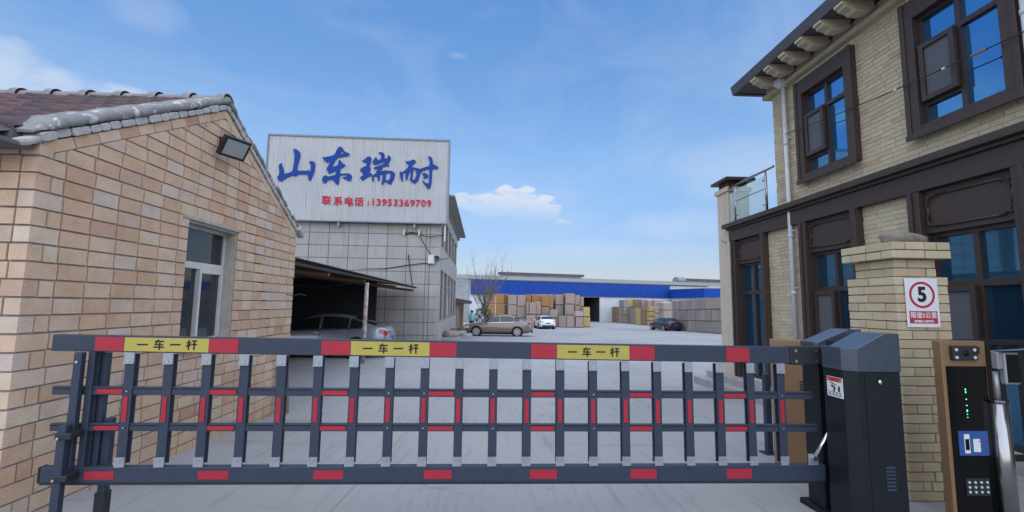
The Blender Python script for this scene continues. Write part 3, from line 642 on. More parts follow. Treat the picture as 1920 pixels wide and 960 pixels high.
# ------------------------------------------------------------------ barrier gate arm
GA = math.atan2(.30, 5.0)
gate = thing('barrier_gate_arm', 'long grey lattice barrier arm with red and yellow stickers closing the entrance', 'barrier gate', (-2.66, 2.90, 0), GA)
GL = 5.01
zt = lambda u: 1.113 - .0118 * u; zt0 = lambda u: 1.015 - .0150 * u
r1t = lambda u: .806 - .0122 * u; r1b = lambda u: .757 - .0122 * u
r2t = lambda u: .590 - .0128 * u; r2b = lambda u: .546 - .0138 * u
bt = lambda u: .342 - .0164 * u; bb = lambda u: .256 - .0205 * u
def slab(u0, u1, lo, hi, y0, y1):
    return MB().hexa([(u0, y0, lo(u0)), (u1, y0, lo(u1)), (u1, y1, lo(u1)), (u0, y1, lo(u0))], [(u0, y0, hi(u0)), (u1, y0, hi(u1)), (u1, y1, hi(u1)), (u0, y1, hi(u0))])
top = slab(0, 4.74, zt0, zt, 0, .05).build('top_beam', 'gate_paint', gate, bevel=.004)
bot = slab(.015, 4.955, bb, bt, 0, .05).build('bottom_beam', 'gate_paint', gate, bevel=.004)
MB().box(.005, .0145, -.002, .052, bb(0) - .002, bt(0) + .002).build('end_cap', 'bracket_black', bot)
slab(.015, 4.95, lambda u: bb(u) - .014, lambda u: bb(u) - .0005, .004, .046).build('rubber_edge', 'bracket_black', bot)
rails = [slab(.02, 4.90, r1b, r1t, .012, .042).build('rail', 'gate_paint', gate, bevel=.003), slab(.03, 4.92, r2b, r2t, .012, .042).build('rail', 'gate_paint', gate, bevel=.003)]
for rl_, (lo, hi) in zip(rails, ((r1b, r1t), (r2b, r2t))):
    slab(.035, 4.895, lambda u: hi(u) - .012, lambda u: hi(u) - .008, .009, .0118).build('groove', 'cabinet_paint', rl_)
posts = [.445 + .2219 * i for i in range(20)]
for i, u in enumerate(posts):
    w_ = .027
    p = MB().box(u - w_, u + w_, -.006 + .01, .0117, bt(u) + .012, zt0(u) - .012); p.box(u - w_, u + w_, .0423, .05, bt(u) + .012, zt0(u) - .012)
    p = p.build('post', 'gate_paint', gate, bevel=.002)
    for z0, z1, hz_ in ((zt0(u) - .068, zt0(u) - .0005, .016), (bt(u) + .0005, bt(u) + .058, .040)):
        k = MB().box(u - .031, u + .026, -.003, .0037, z0, z1); k.box(u - .031, u + .026, -.008, -.003, z0 if hz_ < .02 else z1 - .012, z0 + .010 if hz_ < .02 else z1)
        k = k.build('clamp', 'aluminium', p); MB().tube([(u - .003, -.003, z0 + hz_), (u - .003, -.009, z0 + hz_)], .006, 8).build('screw', 'bolt_steel', p)
    MB().box(u - .016, u + .010, -.001 + .001, .0036, r2t(u) + .012, r1b(u) - .006).build('reflector', 'red_sticker', p)
    if i in (0, 7, 8, 13, 19, 10):
        for f_ in ((r1b(u) + r1t(u)) / 2, (r2b(u) + r2t(u)) / 2): MB().tube([(u, .004, f_), (u, -.002, f_)], .005, 8).build('screw', 'bolt_steel', p)
def sticker(name, m_, u0, u1, lo, hi, par, y=-.0022): return slab(u0, u1, lo, hi, y, y + .002).build(name, m_, par)
for u0, u1 in ((.242, .405), (.897, 1.068), (1.569, 1.748), (2.249, 2.419), (2.91, 3.080), (3.581, 3.754), (4.265, 4.432)):
    sticker('red_sticker', 'red_sticker', u0, u1, lambda u: zt0(u) + .007, lambda u: zt(u) - .010, top)
STROKES = {'一': [(-.48, 0, .48, 0, .15)],
           '车': [(-.38, .30, .44, .30, .14), (-.02, .48, -.34, .0, .14), (-.38, -.01, .40, -.01, .13), (-.48, -.24, .48, -.24, .14), (.07, .20, .07, -.50, .15)],
           '杆': [(-.50, .20, -.06, .20, .13), (-.26, .48, -.26, -.50, .15), (-.27, .10, -.48, -.22, .13), (-.22, .06, -.07, -.10, .12), (-.02, .36, .48, .36, .14), (-.05, .03, .50, .03, .14), (.23, .36, .23, -.50, .16)]}
for u0, u1 in ((.408, .894), (1.751, 2.246), (3.083, 3.578)):
    y_ = sticker('yellow_plate', 'yellow_sticker', u0, u1, lambda u: zt0(u) + .007, lambda u: zt(u) - .010, top)
    wd = (u1 - u0); zc = (zt(u0) + zt0(u0) + zt(u1) + zt0(u1)) / 4
    for k, ch in enumerate('一车一杆'):
        lt = MB(); sz = .064; ou = u0 + wd * (.21 + .195 * k)
        for (xa, ya, xb, yb, th) in STROKES[ch]:
            A, B = Vector((xa, 0, ya)) * sz, Vector((xb, 0, yb)) * sz; d_ = (B - A).normalized(); n_ = Vector((-d_.z, 0, d_.x)) * th * sz / 2; o_ = Vector((ou, -.0030, zc)); f2 = Vector((0, .0007, 0))
            lt.hexa([o_ + A + n_, o_ + A - n_, o_ + B - n_, o_ + B + n_], [o_ + A + n_ + f2, o_ + A - n_ + f2, o_ + B - n_ + f2, o_ + B + n_ + f2])
        lt.build('lettering', 'black_ink', top)
for u0, u1 in ((.27, .418), (.907, 1.074), (1.579, 1.742), (2.243, 2.412), (2.905, 3.07), (3.573, 3.737), (4.238, 4.405)):
    for rl_, lo, hi in ((rails[0], r1b, r1t), (rails[1], r2b, r2t)):
        sticker('red_sticker', 'red_sticker', u0 + .004, u1 - .004, lambda u: lo(u) + .008, lambda u: hi(u) - .013, rl_, .0078)
for u0, u1 in ((.258, .419), (.891, 1.065), (1.564, 1.74), (2.236, 2.409), (2.906, 3.084), (3.574, 3.752), (4.24, 4.414)):
    sticker('red_sticker', 'red_sticker', u0, u1, lambda u: bb(u) + .020, lambda u: bt(u) - .022, bot)
# free-end frame and support legs
e = MB(); e.box(.207, .245, .004, .0115, .33, 1.012); e.box(.207, .245, .0425, .09, .33, 1.012); e.build('end_post', 'gate_paint', gate, bevel=.003)
e = MB(); e.box(.160, .204, -.04, -.004, .345, 1.01); e.build('end_post', 'gate_paint', gate, bevel=.004)
e = MB(); e.box(.248, .28, .055, .095, .30, 1.0); e.build('end_post', 'gate_paint', gate, bevel=.003)
for z in (.985,): MB().tube([(.182, -.04, z - .03), (.182, -.047, z - .03)], .008, 8).build('bolt', 'bolt_steel', gate)
lg = MB(); lg.box(.150, .196, -.085, -.045, -.10, .60); leg = lg.build('support_leg', 'gate_paint', gate, bevel=.004)
MB().box(.144, .202, -.091, -.039, -.10, .055).build('foot', 'bracket_black', leg, bevel=.004)
for z in (.52, .285): MB().box(.142, .232, -.092, -.002, z, z + .038).build('clamp_band', 'bracket_black', leg, bevel=.006)
for z in (.53, .30): MB().tube([(.165, -.1, z), (.165, -.085, z)], .008, 8).build('bolt', 'bolt_steel', leg)
lg = MB(); lg.box(.285, .328, .07, .115, .0, .60); leg = lg.build('support_leg', 'gate_paint', gate, bevel=.004)
MB().box(.278, .335, .062, .123, .0, .17).build('foot', 'bracket_black', leg, bevel=.004)
MB().tube([(.306, .092, -.02), (.306, .092, .0)], .012, 8).build('stud', 'aluminium', leg)
# hinge end
hb = MB().box(4.73, 5.03, -.012, .062, zt0(4.9) - .006, zt(4.9) + .006).build('hinge_bracket', 'bracket_black', gate, bevel=.006)
for u in (4.765, 4.925):
    for z in (zt0(4.9) + .02, zt(4.9) - .022): MB().tube([(u, -.012, z), (u, -.02, z)], .010, 8).build('bolt', 'bolt_steel', hb)
k = MB().box(4.83, 4.90, -.002, .004, bt(4.87) + .0005, bt(4.87) + .075); k = k.build('strut_plate', 'aluminium', gate)
MB().tube([(4.865, -.012, bt(4.87) + .05), (4.99, -.03, .52)], .012, 8).build('gas_strut', 'chrome', gate, smooth=True)
MB().tube([(4.865, -.024, bt(4.87) + .05), (4.865, .0, bt(4.87) + .05)], .018, 8).build('bolt', 'bolt_steel', gate)

# ------------------------------------------------------------------ barrier machine cabinet
cab = thing('barrier_cabinet', 'black metal barrier machine cabinet with sloping grey lid in front of the brick pillar', 'cabinet', (2.5, 3.1, gz(3.1)))
z0 = gz(3.1)
def shell(y0, y1, x0, x1, ztop0, ztop1, ch, name):
    poly = [(x0, z0), (x1, z0), (x1, ztop1), (x1 - .10, ztop1), (x0 + .03, ztop0), (x0, ztop0)]
    b = MB(); P0 = [(x0, y0 + ch, z0), (x0 + ch, y0, z0), (x1, y0, z0), (x1, y1, z0), (x0, y1, z0)]
    P1 = [(x, y, .93) for x, y, _ in P0]
    b.add(P0 + P1, [(0, 1, 6, 5), (1, 2, 7, 6), (2, 3, 8, 7), (3, 4, 9, 8), (4, 0, 5, 9), (4, 3, 2, 1, 0), (5, 6, 7, 8, 9)])
    bd = b.build('housing', 'cabinet_paint', cab, world=True, bevel=.004)
    l = MB(); o_ = .006
    P0 = [(x0 - o_, y0 + ch, .93), (x0 + ch, y0 - o_, .93), (x1 + o_, y0 - o_, .93), (x1 + o_, y1, .93), (x0 - o_, y1, .93)]
    zz = lambda x: ztop0 + (ztop1 - ztop0) * max(0, min(1, (x - x0 - .03) / (x1 - .10 - x0 - .03)))
    P1 = [(x, y, ztop0) for x, y, _ in P0[:2]] + [(x1 - .09, y0 - o_, ztop1), (x1 + o_, y0 - o_, ztop1), (x1 + o_, y1, ztop1), (x1 - .09, y1, ztop1), (x0 + ch, y1, ztop0), (x0 - o_, y1, ztop0)]
    l.add(P0 + P1, [(0, 1, 6, 5), (1, 2, 8, 7, 6), (2, 3, 9, 8), (3, 4, 12, 11, 10, 9), (4, 0, 5, 12), (5, 6, 11, 12), (6, 7, 10, 11), (7, 8, 9, 10)])
    l.build('lid', 'lid_paint', cab, world=True, bevel=.003); return bd
hs = shell(2.92, 3.155, 2.275, 2.612, 1.075, 1.172, .055, 1)
shell(3.285, 3.45, 2.326, 2.66, 1.085, 1.18, .01, 1)
MB().box(2.40, 2.62, 3.157, 3.283, z0, 1.10).build('drive_core', 'bracket_black', cab, world=True)
MB().box(2.29, 2.74, 3.20, 3.50, z0 - .02, z0 + .025).build('base_plate', 'cabinet_paint', cab, world=True, bevel=.004)
MB().box(2.375, 2.602, 2.9165, 2.919, z0 + .03, .915).build('door', 'cabinet_paint', hs, world=True, bevel=.001)
MB().tube([(2.47, 2.917, .865), (2.47, 2.905, .865)], .014, 10).build('lock', 'bolt_steel', hs, world=True, smooth=True)
for k in range(7): MB().box(2.47, 2.53, 2.912, 2.9163, .20 + k * .022, .213 + k * .022).build('vent_slot', 'gate_paint', hs, world=True)
lx = 2.2695; LZ = lambda z: .745 + (z - .665) * .62
st = MB().box(2.2705, 2.2745, 2.978, 3.118, LZ(.665), LZ(.875)).build('warning_label', 'white_print', hs, world=True)
MB().box(lx - .0008, lx + .001, 2.983, 3.113, LZ(.828), LZ(.871)).build('label_band', 'red_print', st, world=True)
for yy in (2.993, 3.103): MB().add([(lx - .0012, yy - .011, LZ(.836)), (lx - .0012, yy + .011, LZ(.836)), (lx - .0012, yy, LZ(.864))], [(0, 1, 2)]).build('warning_triangle', 'orange_print', st, world=True)
MB().box(lx - .0008, lx + .001, 3.001, 3.016, LZ(.728), LZ(.785)).build('pictogram', 'black_ink', st, world=True)
pg = MB()
for a, b, r in (((3.03, .790), (3.085, .815), .003), ((3.062, .772), (3.072, .788), .006), ((3.052, .775), (3.046, .748), .008), ((3.046, .748), (3.058, .735), .005), ((3.058, .735), (3.050, .720), .004), ((3.055, .77), (3.078, .778), .004)):
    A, B = Vector((lx - .001, a[0], LZ(a[1]))), Vector((lx - .001, b[0], LZ(b[1]))); d_ = (B - A).normalized(); n_ = Vector((0, -d_.z, d_.y)) * r
    pg.add([A + n_, A - n_, B - n_, B + n_], [(0, 1, 2, 3)])
pg.build('pictogram', 'black_ink', st, world=True)
for k in range(4): MB().box(lx - .0008, lx + .001, 2.998 + k * .03, 3.006 + k * .03, LZ(.690), LZ(.703)).build('pictogram', 'black_ink', st, world=True)
for z_ in (.683, .713): MB().box(lx - .0008, lx + .001, 2.985, 3.111, LZ(z_), LZ(z_) + .002).build('label_line', 'black_ink', st, world=True)

# ------------------------------------------------------------------ brick gate pillar
PX0, PX1, PY0, PY1 = 3.145, 3.575, 3.5, 3.99
pil = thing('brick_pillar', 'yellow brick gate pillar with stepped cap carrying the speed limit sign', 'pillar', (3.36, 3.75, -.2))
MB().box(PX0 + .012, PX1 - .012, PY0 + .012, PY1 - .012, -.3, 1.56).box(PX0 + .06, PX1 - .06, PY0 + .06, PY1 - .06, 1.56, 1.84).build('core', 'pillar_mortar', pil, world=True)
def course(z, h, grow, k):
    x0, x1, y0, y1 = PX0 - grow, PX1 + grow, PY0 - grow, PY1 + grow; D = .105; jt = .007
    rects = []
    if k % 2 == 0:                            # front course runs through
        c1 = x0 + random.uniform(.2, .27); rects += [(x0, c1 - jt, y0, y0 + D), (c1, x1, y0, y0 + D), (x0, x1, y1 - D, y1)]
        c2 = y0 + D + jt + random.uniform(.14, .24); rects += [(x0, x0 + D, y0 + D + jt, c2 - jt), (x0, x0 + D, c2, y1 - D - jt), (x1 - D, x1, y0 + D + jt, y1 - D - jt)]
    else:
        c2 = y0 + random.uniform(.22, .3); rects += [(x0, x0 + D, y0, c2 - jt), (x0, x0 + D, c2, y1), (x1 - D, x1, y0, y1)]
        c1 = x0 + D + jt + random.uniform(.06, .2); rects += [(x0 + D + jt, c1 - jt, y0, y0 + D), (c1, x1 - D - jt, y0, y0 + D), (x0 + D + jt, x1 - D - jt, y1 - D, y1)]
    for a, b, c, d in rects:
        j = random.uniform(-.003, .003)
        MB().box(a + j, b + j * .3, c + random.uniform(-.003, .003), d, z, z + h - .008 + random.uniform(-.0015, .0015)).build('brick', 'pillar_brick', pil, world=True, bevel=.003)
z = -.24; k = 0
while z < 1.57: course(z, .0705, 0, k); z += .0705; k += 1
for gr_ in (-.045, -.045): course(z, .0705, gr_, k); z += .0705; k += 1
for gr_ in (.022, .022): course(z, .068, gr_, k); z += .068; k += 1
PT = z
bm = bmesh.new(); bmesh.ops.create_icosphere(bm, subdivisions=3, radius=1)
for v in bm.verts:
    n_ = 1 + .10 * sin(v.co.x * 5 + v.co.y * 3) + .06 * sin(v.co.z * 9 + v.co.x * 7)
    v.co = Vector((v.co.x * .185 * n_, v.co.y * .11 * n_, max(v.co.z, -.6) * .055 * n_ * (1.2 - .35 * v.co.x)))
me = bpy.data.meshes.new('stone'); bm.to_mesh(me); bm.free()
tag(place('stone', me, 'field_stone', None, (3.345, 3.62, PT + .030), (0, .04, .1), smooth=True), 'flat brown field stone lying on top of the brick pillar', 'stone')
# speed limit sign
sp = thing('speed_limit_sign', 'white speed limit 5 sign with red ring fixed to the brick pillar', 'sign', (3.345, PY0 - .008, 1.195)); SY = PY0 - .0075
MB().box(3.212, 3.478, SY - .004, SY, 1.193, 1.575).build('plate', 'white_print', sp, world=True, bevel=.001)
cxs, czs = 3.345, 1.445; ring = MB(); n_ = 48
for k in range(n_):
    a, b = 2 * pi * k / n_, 2 * pi * (k + 1) / n_
    ring.add([(cxs + r * cos(t), SY - .0052, czs + r * sin(t)) for r, t in ((.104, a), (.104, b), (.085, b), (.085, a))], [(0, 1, 2, 3)])
ring.build('red_ring', 'red_print', sp, world=True)
def sptext(b_, s, bold, x, z, m_, sx=1.0):
    o = place('lettering', text_mesh(b_, s, bold, .0004), m_, sp, (x - 3.345, SY - .0062 - (PY0 - .008), z - 1.195), (pi / 2, 0, 0)); o.scale = (sx, 1, 1)
sptext('5', .158, .006, cxs, czs - .002, 'black_ink', .95)
MB().box(3.232, 3.458, SY - .0052, SY - .0045, 1.222, 1.318).build('red_panel', 'red_print', sp, world=True)
sptext('限速5公里', .051, .0008, cxs, 1.283, 'white_print', .93); sptext('SPEED LIMITS', .024, .0009, cxs, 1.238, 'white_print', 1.12)

# ------------------------------------------------------------------ plate-recognition kiosk
KR = radians(0)
ki = thing('access_kiosk', 'slim brown vehicle access kiosk with black glass front and blue screen', 'kiosk', (2.977, 3.0, gz(3.0)), KR); kz = -gz(3.0)
KW, KH = .309, 1.124 + kz
MB().box(0, KW, 0, .062, 0, KH).build('body', 'kiosk_brown', ki, bevel=.006)
MB().box(.022, KW - .012, -.006, -.0005, .02, KH - .165).build('glass_panel', 'kiosk_panel', ki, bevel=.002)
cmv = MB().box(.055, .225, -.03, -.0005, KH - .125, KH - .03); cmv.box(.225, .245, -.028, -.0005, KH - .085, KH - .032)
cm_ = cmv.build('camera_head', 'bracket_black', ki, bevel=.008)
for x in (.075, .20):
    for z in (KH - .105, KH - .055): MB().tube([(x, -.03, z), (x, -.034, z)], .010, 10).build('infrared_lamp', 'led_white', cm_)
MB().tube([(.14, -.03, KH - .08), (.14, -.036, KH - .08)], .017, 12).build('camera_lens', 'kiosk_panel', cm_, smooth=True)
for dz, h in ((.31, .010), (.328, .010), (.375, .006), (.415, .006), (.445, .014), (.472, .005), (.492, .004)):
    MB().box(.135, .142, -.0075, -.0062, KH - dz - h, KH - dz).build('green_led', 'led_green', ki)
scn = MB().box(.062, .262, -.009, -.0062, KH - .735, KH - .58).build('screen', 'screen_blue', ki)
MB().box(.098, .135, -.0102, -.0092, KH - .72, KH - .60).build('screen_picture', 'white_print', scn); MB().box(.103, .130, -.0112, -.0104, KH - .70, KH - .63).build('screen_picture', 'kiosk_panel', scn)
MB().box(.158, .205, -.0102, -.0092, KH - .712, KH - .63).build('screen_picture', 'white_print', scn); MB().box(.190, .245, -.0112, -.0104, KH - .648, KH - .644).build('screen_picture', 'red_print', scn)
kp = MB().box(.085, .245, -.012, -.0062, KH - .985, KH - .875).build('speaker_plate', 'bracket_black', ki, bevel=.004)
for r_ in range(3):
    for c_ in range(4): MB().tube([(.105 + .04 * c_, -.012, KH - .90 - .03 * r_), (.105 + .04 * c_, -.0155, KH - .90 - .03 * r_)], .008, 8).build('light_dot', 'led_white', kp)
# steel bollard with face terminal
bo = thing('steel_bollard', 'shiny stainless steel bollard carrying a face terminal beside the kiosk', 'bollard', (3.318, 2.98, gz(3)))
MB().tube([(3.318, 2.98, gz(3)), (3.318, 2.98, .735)], .052, 28).build('post', 'stainless', bo, world=True, smooth=True)
MB().tube([(3.318, 2.98, .735), (3.318, 2.98, .748)], .0545, 28).build('cap', 'stainless', bo, world=True)
te = thing('face_terminal', 'grey face recognition terminal on a short stem above the bollard', 'terminal', (3.318, 2.98, .748))
MB().tube([(3.318, 2.98, .748), (3.318, 2.98, .93)], .016, 10).build('stem', 'device_grey', te, world=True, smooth=True)
MB().box(3.325, 3.43, 2.925, 2.965, .852, 1.06).build('body', 'device_grey', te, world=True, bevel=.01)
MB().box(3.338, 3.42, 2.9215, 2.9245, .866, 1.045).build('screen', 'kiosk_panel', te, world=True)
MB().hexa([(3.29, 2.87, 1.075), (3.46, 2.87, 1.085), (3.46, 2.975, 1.068), (3.29, 2.975, 1.058)], [(3.29, 2.87, 1.082), (3.46, 2.87, 1.092), (3.46, 2.975, 1.076), (3.29, 2.975, 1.066)]).build('sun_hood', 'aluminium', te, world=True)
MB().box(3.285, 3.322, 2.93, 2.97, .95, 1.06).build('side_bracket', 'device_grey', te, world=True, bevel=.004)
# black railing behind the kiosk
rg = thing('black_railing', 'black metal railing behind the kiosk at the right edge', 'railing', (4.4, 3.95, gz(4)))
rr = MB(); rr.box(3.60, 5.0, 3.90, 3.96, 1.03, 1.075); rr.build('top_rail', 'rail_black', rg, world=True, bevel=.004)
MB().box(3.60, 5.0, 3.91, 3.95, .05, .10).build('bottom_rail', 'rail_black', rg, world=True, bevel=.004)
x = 3.64
while x < 5: MB().box(x, x + .045, 3.915, 3.945, .10, 1.03).build('baluster', 'rail_black', rg, world=True); x += .19
# second kiosk and post behind the gate
k2 = thing('access_kiosk', 'brown kiosk seen from the back, standing behind the right end of the barrier', 'kiosk', (2.53, 4.15, gz(4.2)), radians(-24))
MB().box(0, .30, 0, .17, 0, 1.175).build('body', 'kiosk_brown', k2, bevel=.005)
MB().box(.012, .288, -.0035, -.0005, .03, 1.06).build('back_door', 'kiosk_brown', k2)
MB().tube([(.21, -.003, 1.13), (.21, -.012, 1.13)], .012, 10).build('lock', 'bolt_steel', k2)
for k in range(5): MB().box(.20, .235, -.006, -.0037, .72 + .022 * k, .732 + .022 * k).build('vent_slot', 'trim_black', k2)
s2 = thing('sensor_post', 'short dark square post with foot plate behind the barrier', 'post', (2.845, 4.80, gz(4.8)))
MB().box(-.03, .03, -.03, .03, .012, .80).build('post', 'gate_paint', s2, bevel=.004); MB().box(-.07, .07, -.07, .07, 0, .012).build('foot_plate', 'gate_paint', s2)

# ------------------------------------------------------------------ tiled two-storey workshop with the big sign
TB = thing('tiled_building', 'grey tiled two-storey building carrying the big white sign', 'building', (-2.75, 23.0, -.6), radians(1.5))
TZ = .6                                        # local z = world z + TZ
tp = MB(); tp.box(-14, -.25, .012, 15, 0, 6.55 + TZ); tp.build('core', 'tile_joint', TB)
ft = lambda u, v, d: (u, -d + 0.0, v)
panels = []
u = 0
cols = [0, -.55, -.75] + [-.75 - .955 * i for i in range(1, 14)]
for a, b in zip(cols, cols[1:]):
    z = -.25 + TZ - .62
    while z < 6.2 + TZ:
        MB().box(b + .014, a - .014, -.012, .014, max(0, z) + .014, z + .625 - .014).build('tile_panel', 'tile_panel', TB) if z + .6 > 0 else None
        z += .625
MB().box(-14.2, .12, -.12, 15.2, 6.55 + TZ, 6.75 + TZ).build('cornice', 'concrete', TB)
MB().box(-14, .62, 0, 15, 6.76 + TZ, 6.84 + TZ).build('roof', 'concrete', TB)
# flank with windows (faces +X): piers, spandrels, windows
bays = 5; bw = 2.75; y0 = -.65
sp_ = MB()
for z0_, z1_ in ((0, 1.0), (3.62, 4.82), (6.45, 6.55 + TZ)):
    n_ = 12
    for k in range(n_): MB().box(-.24, 0, .016 + (14.3 / n_) * k, .008 + (14.3 / n_) * (k + 1), z0_ + .004, z1_ - .004).build('tile_panel', 'tile_panel', TB)
for k in range(bays + 1):
    a = y0 + bw * k
    MB().box(-.24, -.001, a - .22 if k else .016, a + .22 if k else .2, 1.0, 3.62).build('pier', 'tile_panel', TB); MB().box(-.24, -.001, a - .22 if k else .016, a + .22 if k else .2, 4.82, 6.45).build('pier', 'tile_panel', TB)
for k in range(bays):
    a, b = max(.2, y0 + bw * k + .22), y0 + bw * (k + 1) - .22
    for f_, (c, d) in enumerate(((1.0, 3.62), (4.82, 6.45))):
        if k == 2 and f_ == 0:
            dr = MB().box(-.13, -.08, a, b, c - .5, d).build('door', 'grey_window', TB)
            MB().box(-.079, -.07, a + .15, b - .15, c - .4, d - .7).build('pane', 'office_glass', dr); MB().box(-.079, -.07, a + .15, b - .15, d - .6, d - .1).build('pane', 'office_glass', dr); continue
        fm = MB(); t = .05; mid = (a + b) / 2
        for q in ((a, a + t, c, d), (b - t, b, c, d), (a + t, b - t, c, c + t), (a + t, b - t, d - t, d), (mid - .03, mid + .03, c + t, d - t), (a + t, mid - .03, d - .75, d - .70), (mid + .03, b - t, d - .75, d - .70)): fm.box(-.13, -.06, *q)
        wn = fm.build('window', 'grey_window', TB)
        for q in ((a + t, mid - .03, c + t, d - .75), (mid + .03, b - t, c + t, d - .75), (a + t, mid - .03, d - .70, d - t), (mid + .03, b - t, d - .70, d - t)): MB().box(-.10, -.09, *q).build('pane', 'office_glass', wn)
# sign board
SB = thing('sign_board', 'big corrugated white sign with blue brush lettering above the tiled building', 'sign', (-2.62, 23.0, 5.31), radians(1.5))
SW0, SW1, SH = -8.72, .16, 4.2
sb = MB(); xs = []; x = SW0
while x < SW1: xs += [(x, 0), (x + .05, 0), (x + .075, .022), (x + .125, .022)]; x += .15
xs = [(min(a, SW1), b) for a, b in xs]
vv = [(a, -.30 - b, 0) for a, b in xs] + [(a, -.30 - b, SH) for a, b in xs]; n_ = len(xs)
sb.add(vv, [(i, i + 1, n_ + i + 1, n_ + i) for i in range(n_ - 1)]); sb.build('sheet', 'sign_sheet', SB)
f_ = MB(); f_.box(SW0 - .06, SW0, -.36, -.2, -.06, SH + .08); f_.box(SW1, SW1 + .06, -.36, -.2, -.06, SH + .08); f_.box(SW0, SW1, -.36, -.2, SH, SH + .08); f_.box(SW0, SW1, -.36, -.2, -.06, 0); f_.box(SW0, SW1, -.27, -.26, 0, SH)
f_.build('frame', 'sign_frame', SB)
for x in (-5.2, -1.5): MB().box(x, x + .08, -.3, .0, -.28, -.06).build('hanger', 'concrete', SB)
for x in (-8, -4.4, -.8): MB().tube([(x, -.2, SH - .3), (x, 1.8, 1.4)], .04).build('stay', 'sign_frame', SB)
MB().box(.02, .08, -.20, -.02, -.9, -.06).build('reflection_strip', 'pvc_white', SB)  # pale strip imitating a window reflection
px2 = lambda x, y: (SW0 + (x - 511) / (333 / (SW1 - SW0)), SH - (y - 259 - .034 * (x - 511)) / 37.4)
CAL = {
 'a': (524, 276, [[(385,108),(440,115),(500,145),(540,200),(550,260),(535,340),(520,420),(510,520),(505,610),(600,605),(690,610),(735,615),(728,585),(745,590),(760,622),(785,625),(795,560),(795,500),(780,460),(745,425),(760,400),(800,385),(850,400),(885,460),(888,500),(875,580),(870,650),(855,710),(830,780),(795,840),(780,850),(755,810),(745,710),(700,695),(600,692),(505,702),(500,742),(465,738),(445,718),(380,725),(300,760),(220,820),(180,850),(140,852),(105,810),(78,765),(90,735),(110,705),(122,670),(118,600),(100,540),(98,500),(110,465),(140,435),(165,432),(160,465),(180,520),(205,580),(218,640),(220,680),(300,660),(400,632),(412,540),(418,430),(425,320),(418,240),(405,170)]]),
 'b': (600, 276, [[(110,295),(150,305),(250,285),(360,260),(390,220),(430,130),(460,70),(490,55),(530,65),(555,100),(580,150),(625,185),(685,200),(705,225),(700,260),(680,280),(600,290),(500,305),(435,328),(410,380),(370,450),(345,525),(400,510),(465,490),(475,420),(475,375),(495,360),(530,385),(560,430),(580,455),(610,455),(630,480),(620,510),(590,540),(540,560),(527,580),(525,685),(620,675),(700,672),(750,690),(785,725),(785,770),(765,840),(745,858),(700,835),(640,800),(560,762),(620,752),(668,745),(668,720),(640,708),(580,712),(527,722),(523,800),(505,900),(485,940),(465,930),(430,885),(380,830),(330,808),(290,820),(250,850),(215,905),(195,905),(160,860),(135,815),(150,780),(180,720),(215,710),(240,730),(270,745),(350,725),(432,705),(445,600),(370,645),(290,690),(260,640),(220,575),(250,510),(300,405),(235,430),(190,400),(140,345)], [(495,225),(545,155),(582,208),(540,222)], [(380,785),(420,760),(415,780),(395,795)]]),
 'c': (674, 286, [[(95,262),(150,240),(190,200),(220,165),(260,162),(295,185),(312,225),(300,290),(280,350),(275,390),(300,430),(295,480),(275,550),(320,545),(350,580),(325,610),(270,630),(210,665),(160,710),(130,720),(95,690),(80,650),(95,625),(140,600),(155,570),(110,530),(78,500),(75,465),(100,430),(150,400),(210,380),(212,340),(190,310),(140,295)], [(150,522),(185,505),(185,525),(165,532)],
   [(455,60),(520,65),(570,80),(600,120),(598,215),(660,212),(675,180),(665,140),(700,140),(740,190),(740,240),(715,290),(675,330),(715,375),(705,395),(640,390),(580,405),(555,430),(550,470),(500,500),(410,530),(440,500),(490,462),(400,460),(355,435),(400,405),(480,380),(560,345),(620,290),(615,278),(560,300),(480,335),(375,370),(350,320),(340,275),(370,225),(410,170),(425,200),(440,250),(480,240),(525,222),(518,140),(480,95)],
   [(360,600),(400,560),(480,515),(600,485),(700,490),(780,500),(830,535),(852,575),(835,620),(820,700),(795,760),(765,805),(735,812),(690,775),(640,745),(620,740),(605,790),(590,822),(560,815),(558,780),(570,700),(578,580),(520,575),(518,660),(510,720),(495,742),(470,700),(455,620),(380,622),(385,690),(395,755),(375,750),(340,690),(328,620)], [(650,560),(720,545),(755,560),(745,640),(715,715),(640,715),(648,640)]]),
 'd': (748, 290, [[(170,220),(220,235),(280,220),(345,182),(390,200),(420,238),(400,270),(350,310),(325,375),(390,370),(450,385),(500,408),(600,370),(722,342),(722,240),(705,180),(682,125),(700,108),(745,125),(785,180),(795,240),(795,305),(870,325),(915,365),(920,395),(905,418),(860,405),(785,405),(785,600),(780,760),(745,840),(720,878),(690,850),(620,770),(580,700),(555,650),(600,690),(660,735),(718,745),(722,600),(722,405),(640,425),(530,480),(510,590),(470,680),(430,735),(395,750),(340,710),(285,650),(290,630),(305,600),(305,460),(280,480),(250,590),(235,675),(215,665),(190,600),(195,495),(140,500),(135,600),(135,700),(120,705),(85,640),(68,540),(68,455),(85,460),(115,490),(150,455),(215,400),(265,325),(220,295)], [(360,435),(410,425),(438,445),(400,490),(440,480),(430,560),(410,620),(385,665),(345,655),(352,560)],
   [(565,515),(610,498),(660,510),(700,550),(705,585),(680,615),(635,635),(590,620),(590,585),(625,570),(600,555),(570,545)]])}
for key, (ox, oy, loops) in CAL.items():
    lp = [smoothloop([px2(ox + a / 12, oy + b / 12) for a, b in l_]) for l_ in loops]
    place('lettering', outline_mesh(lp, .015), 'letter_blue', SB, (0, -.345, 0), (pi / 2, 0, 0))
for k, ch in enumerate('联系电话'):
    x, z = px2(606 + (135, 315, 475, 640)[k] / 8.57, 366 + (152, 166, 172, 178)[k] / 8.57)
    place('lettering', text_mesh(ch, .47, .0095, .01), 'letter_red', SB, (x, -.335, z), (pi / 2, 0, 0))
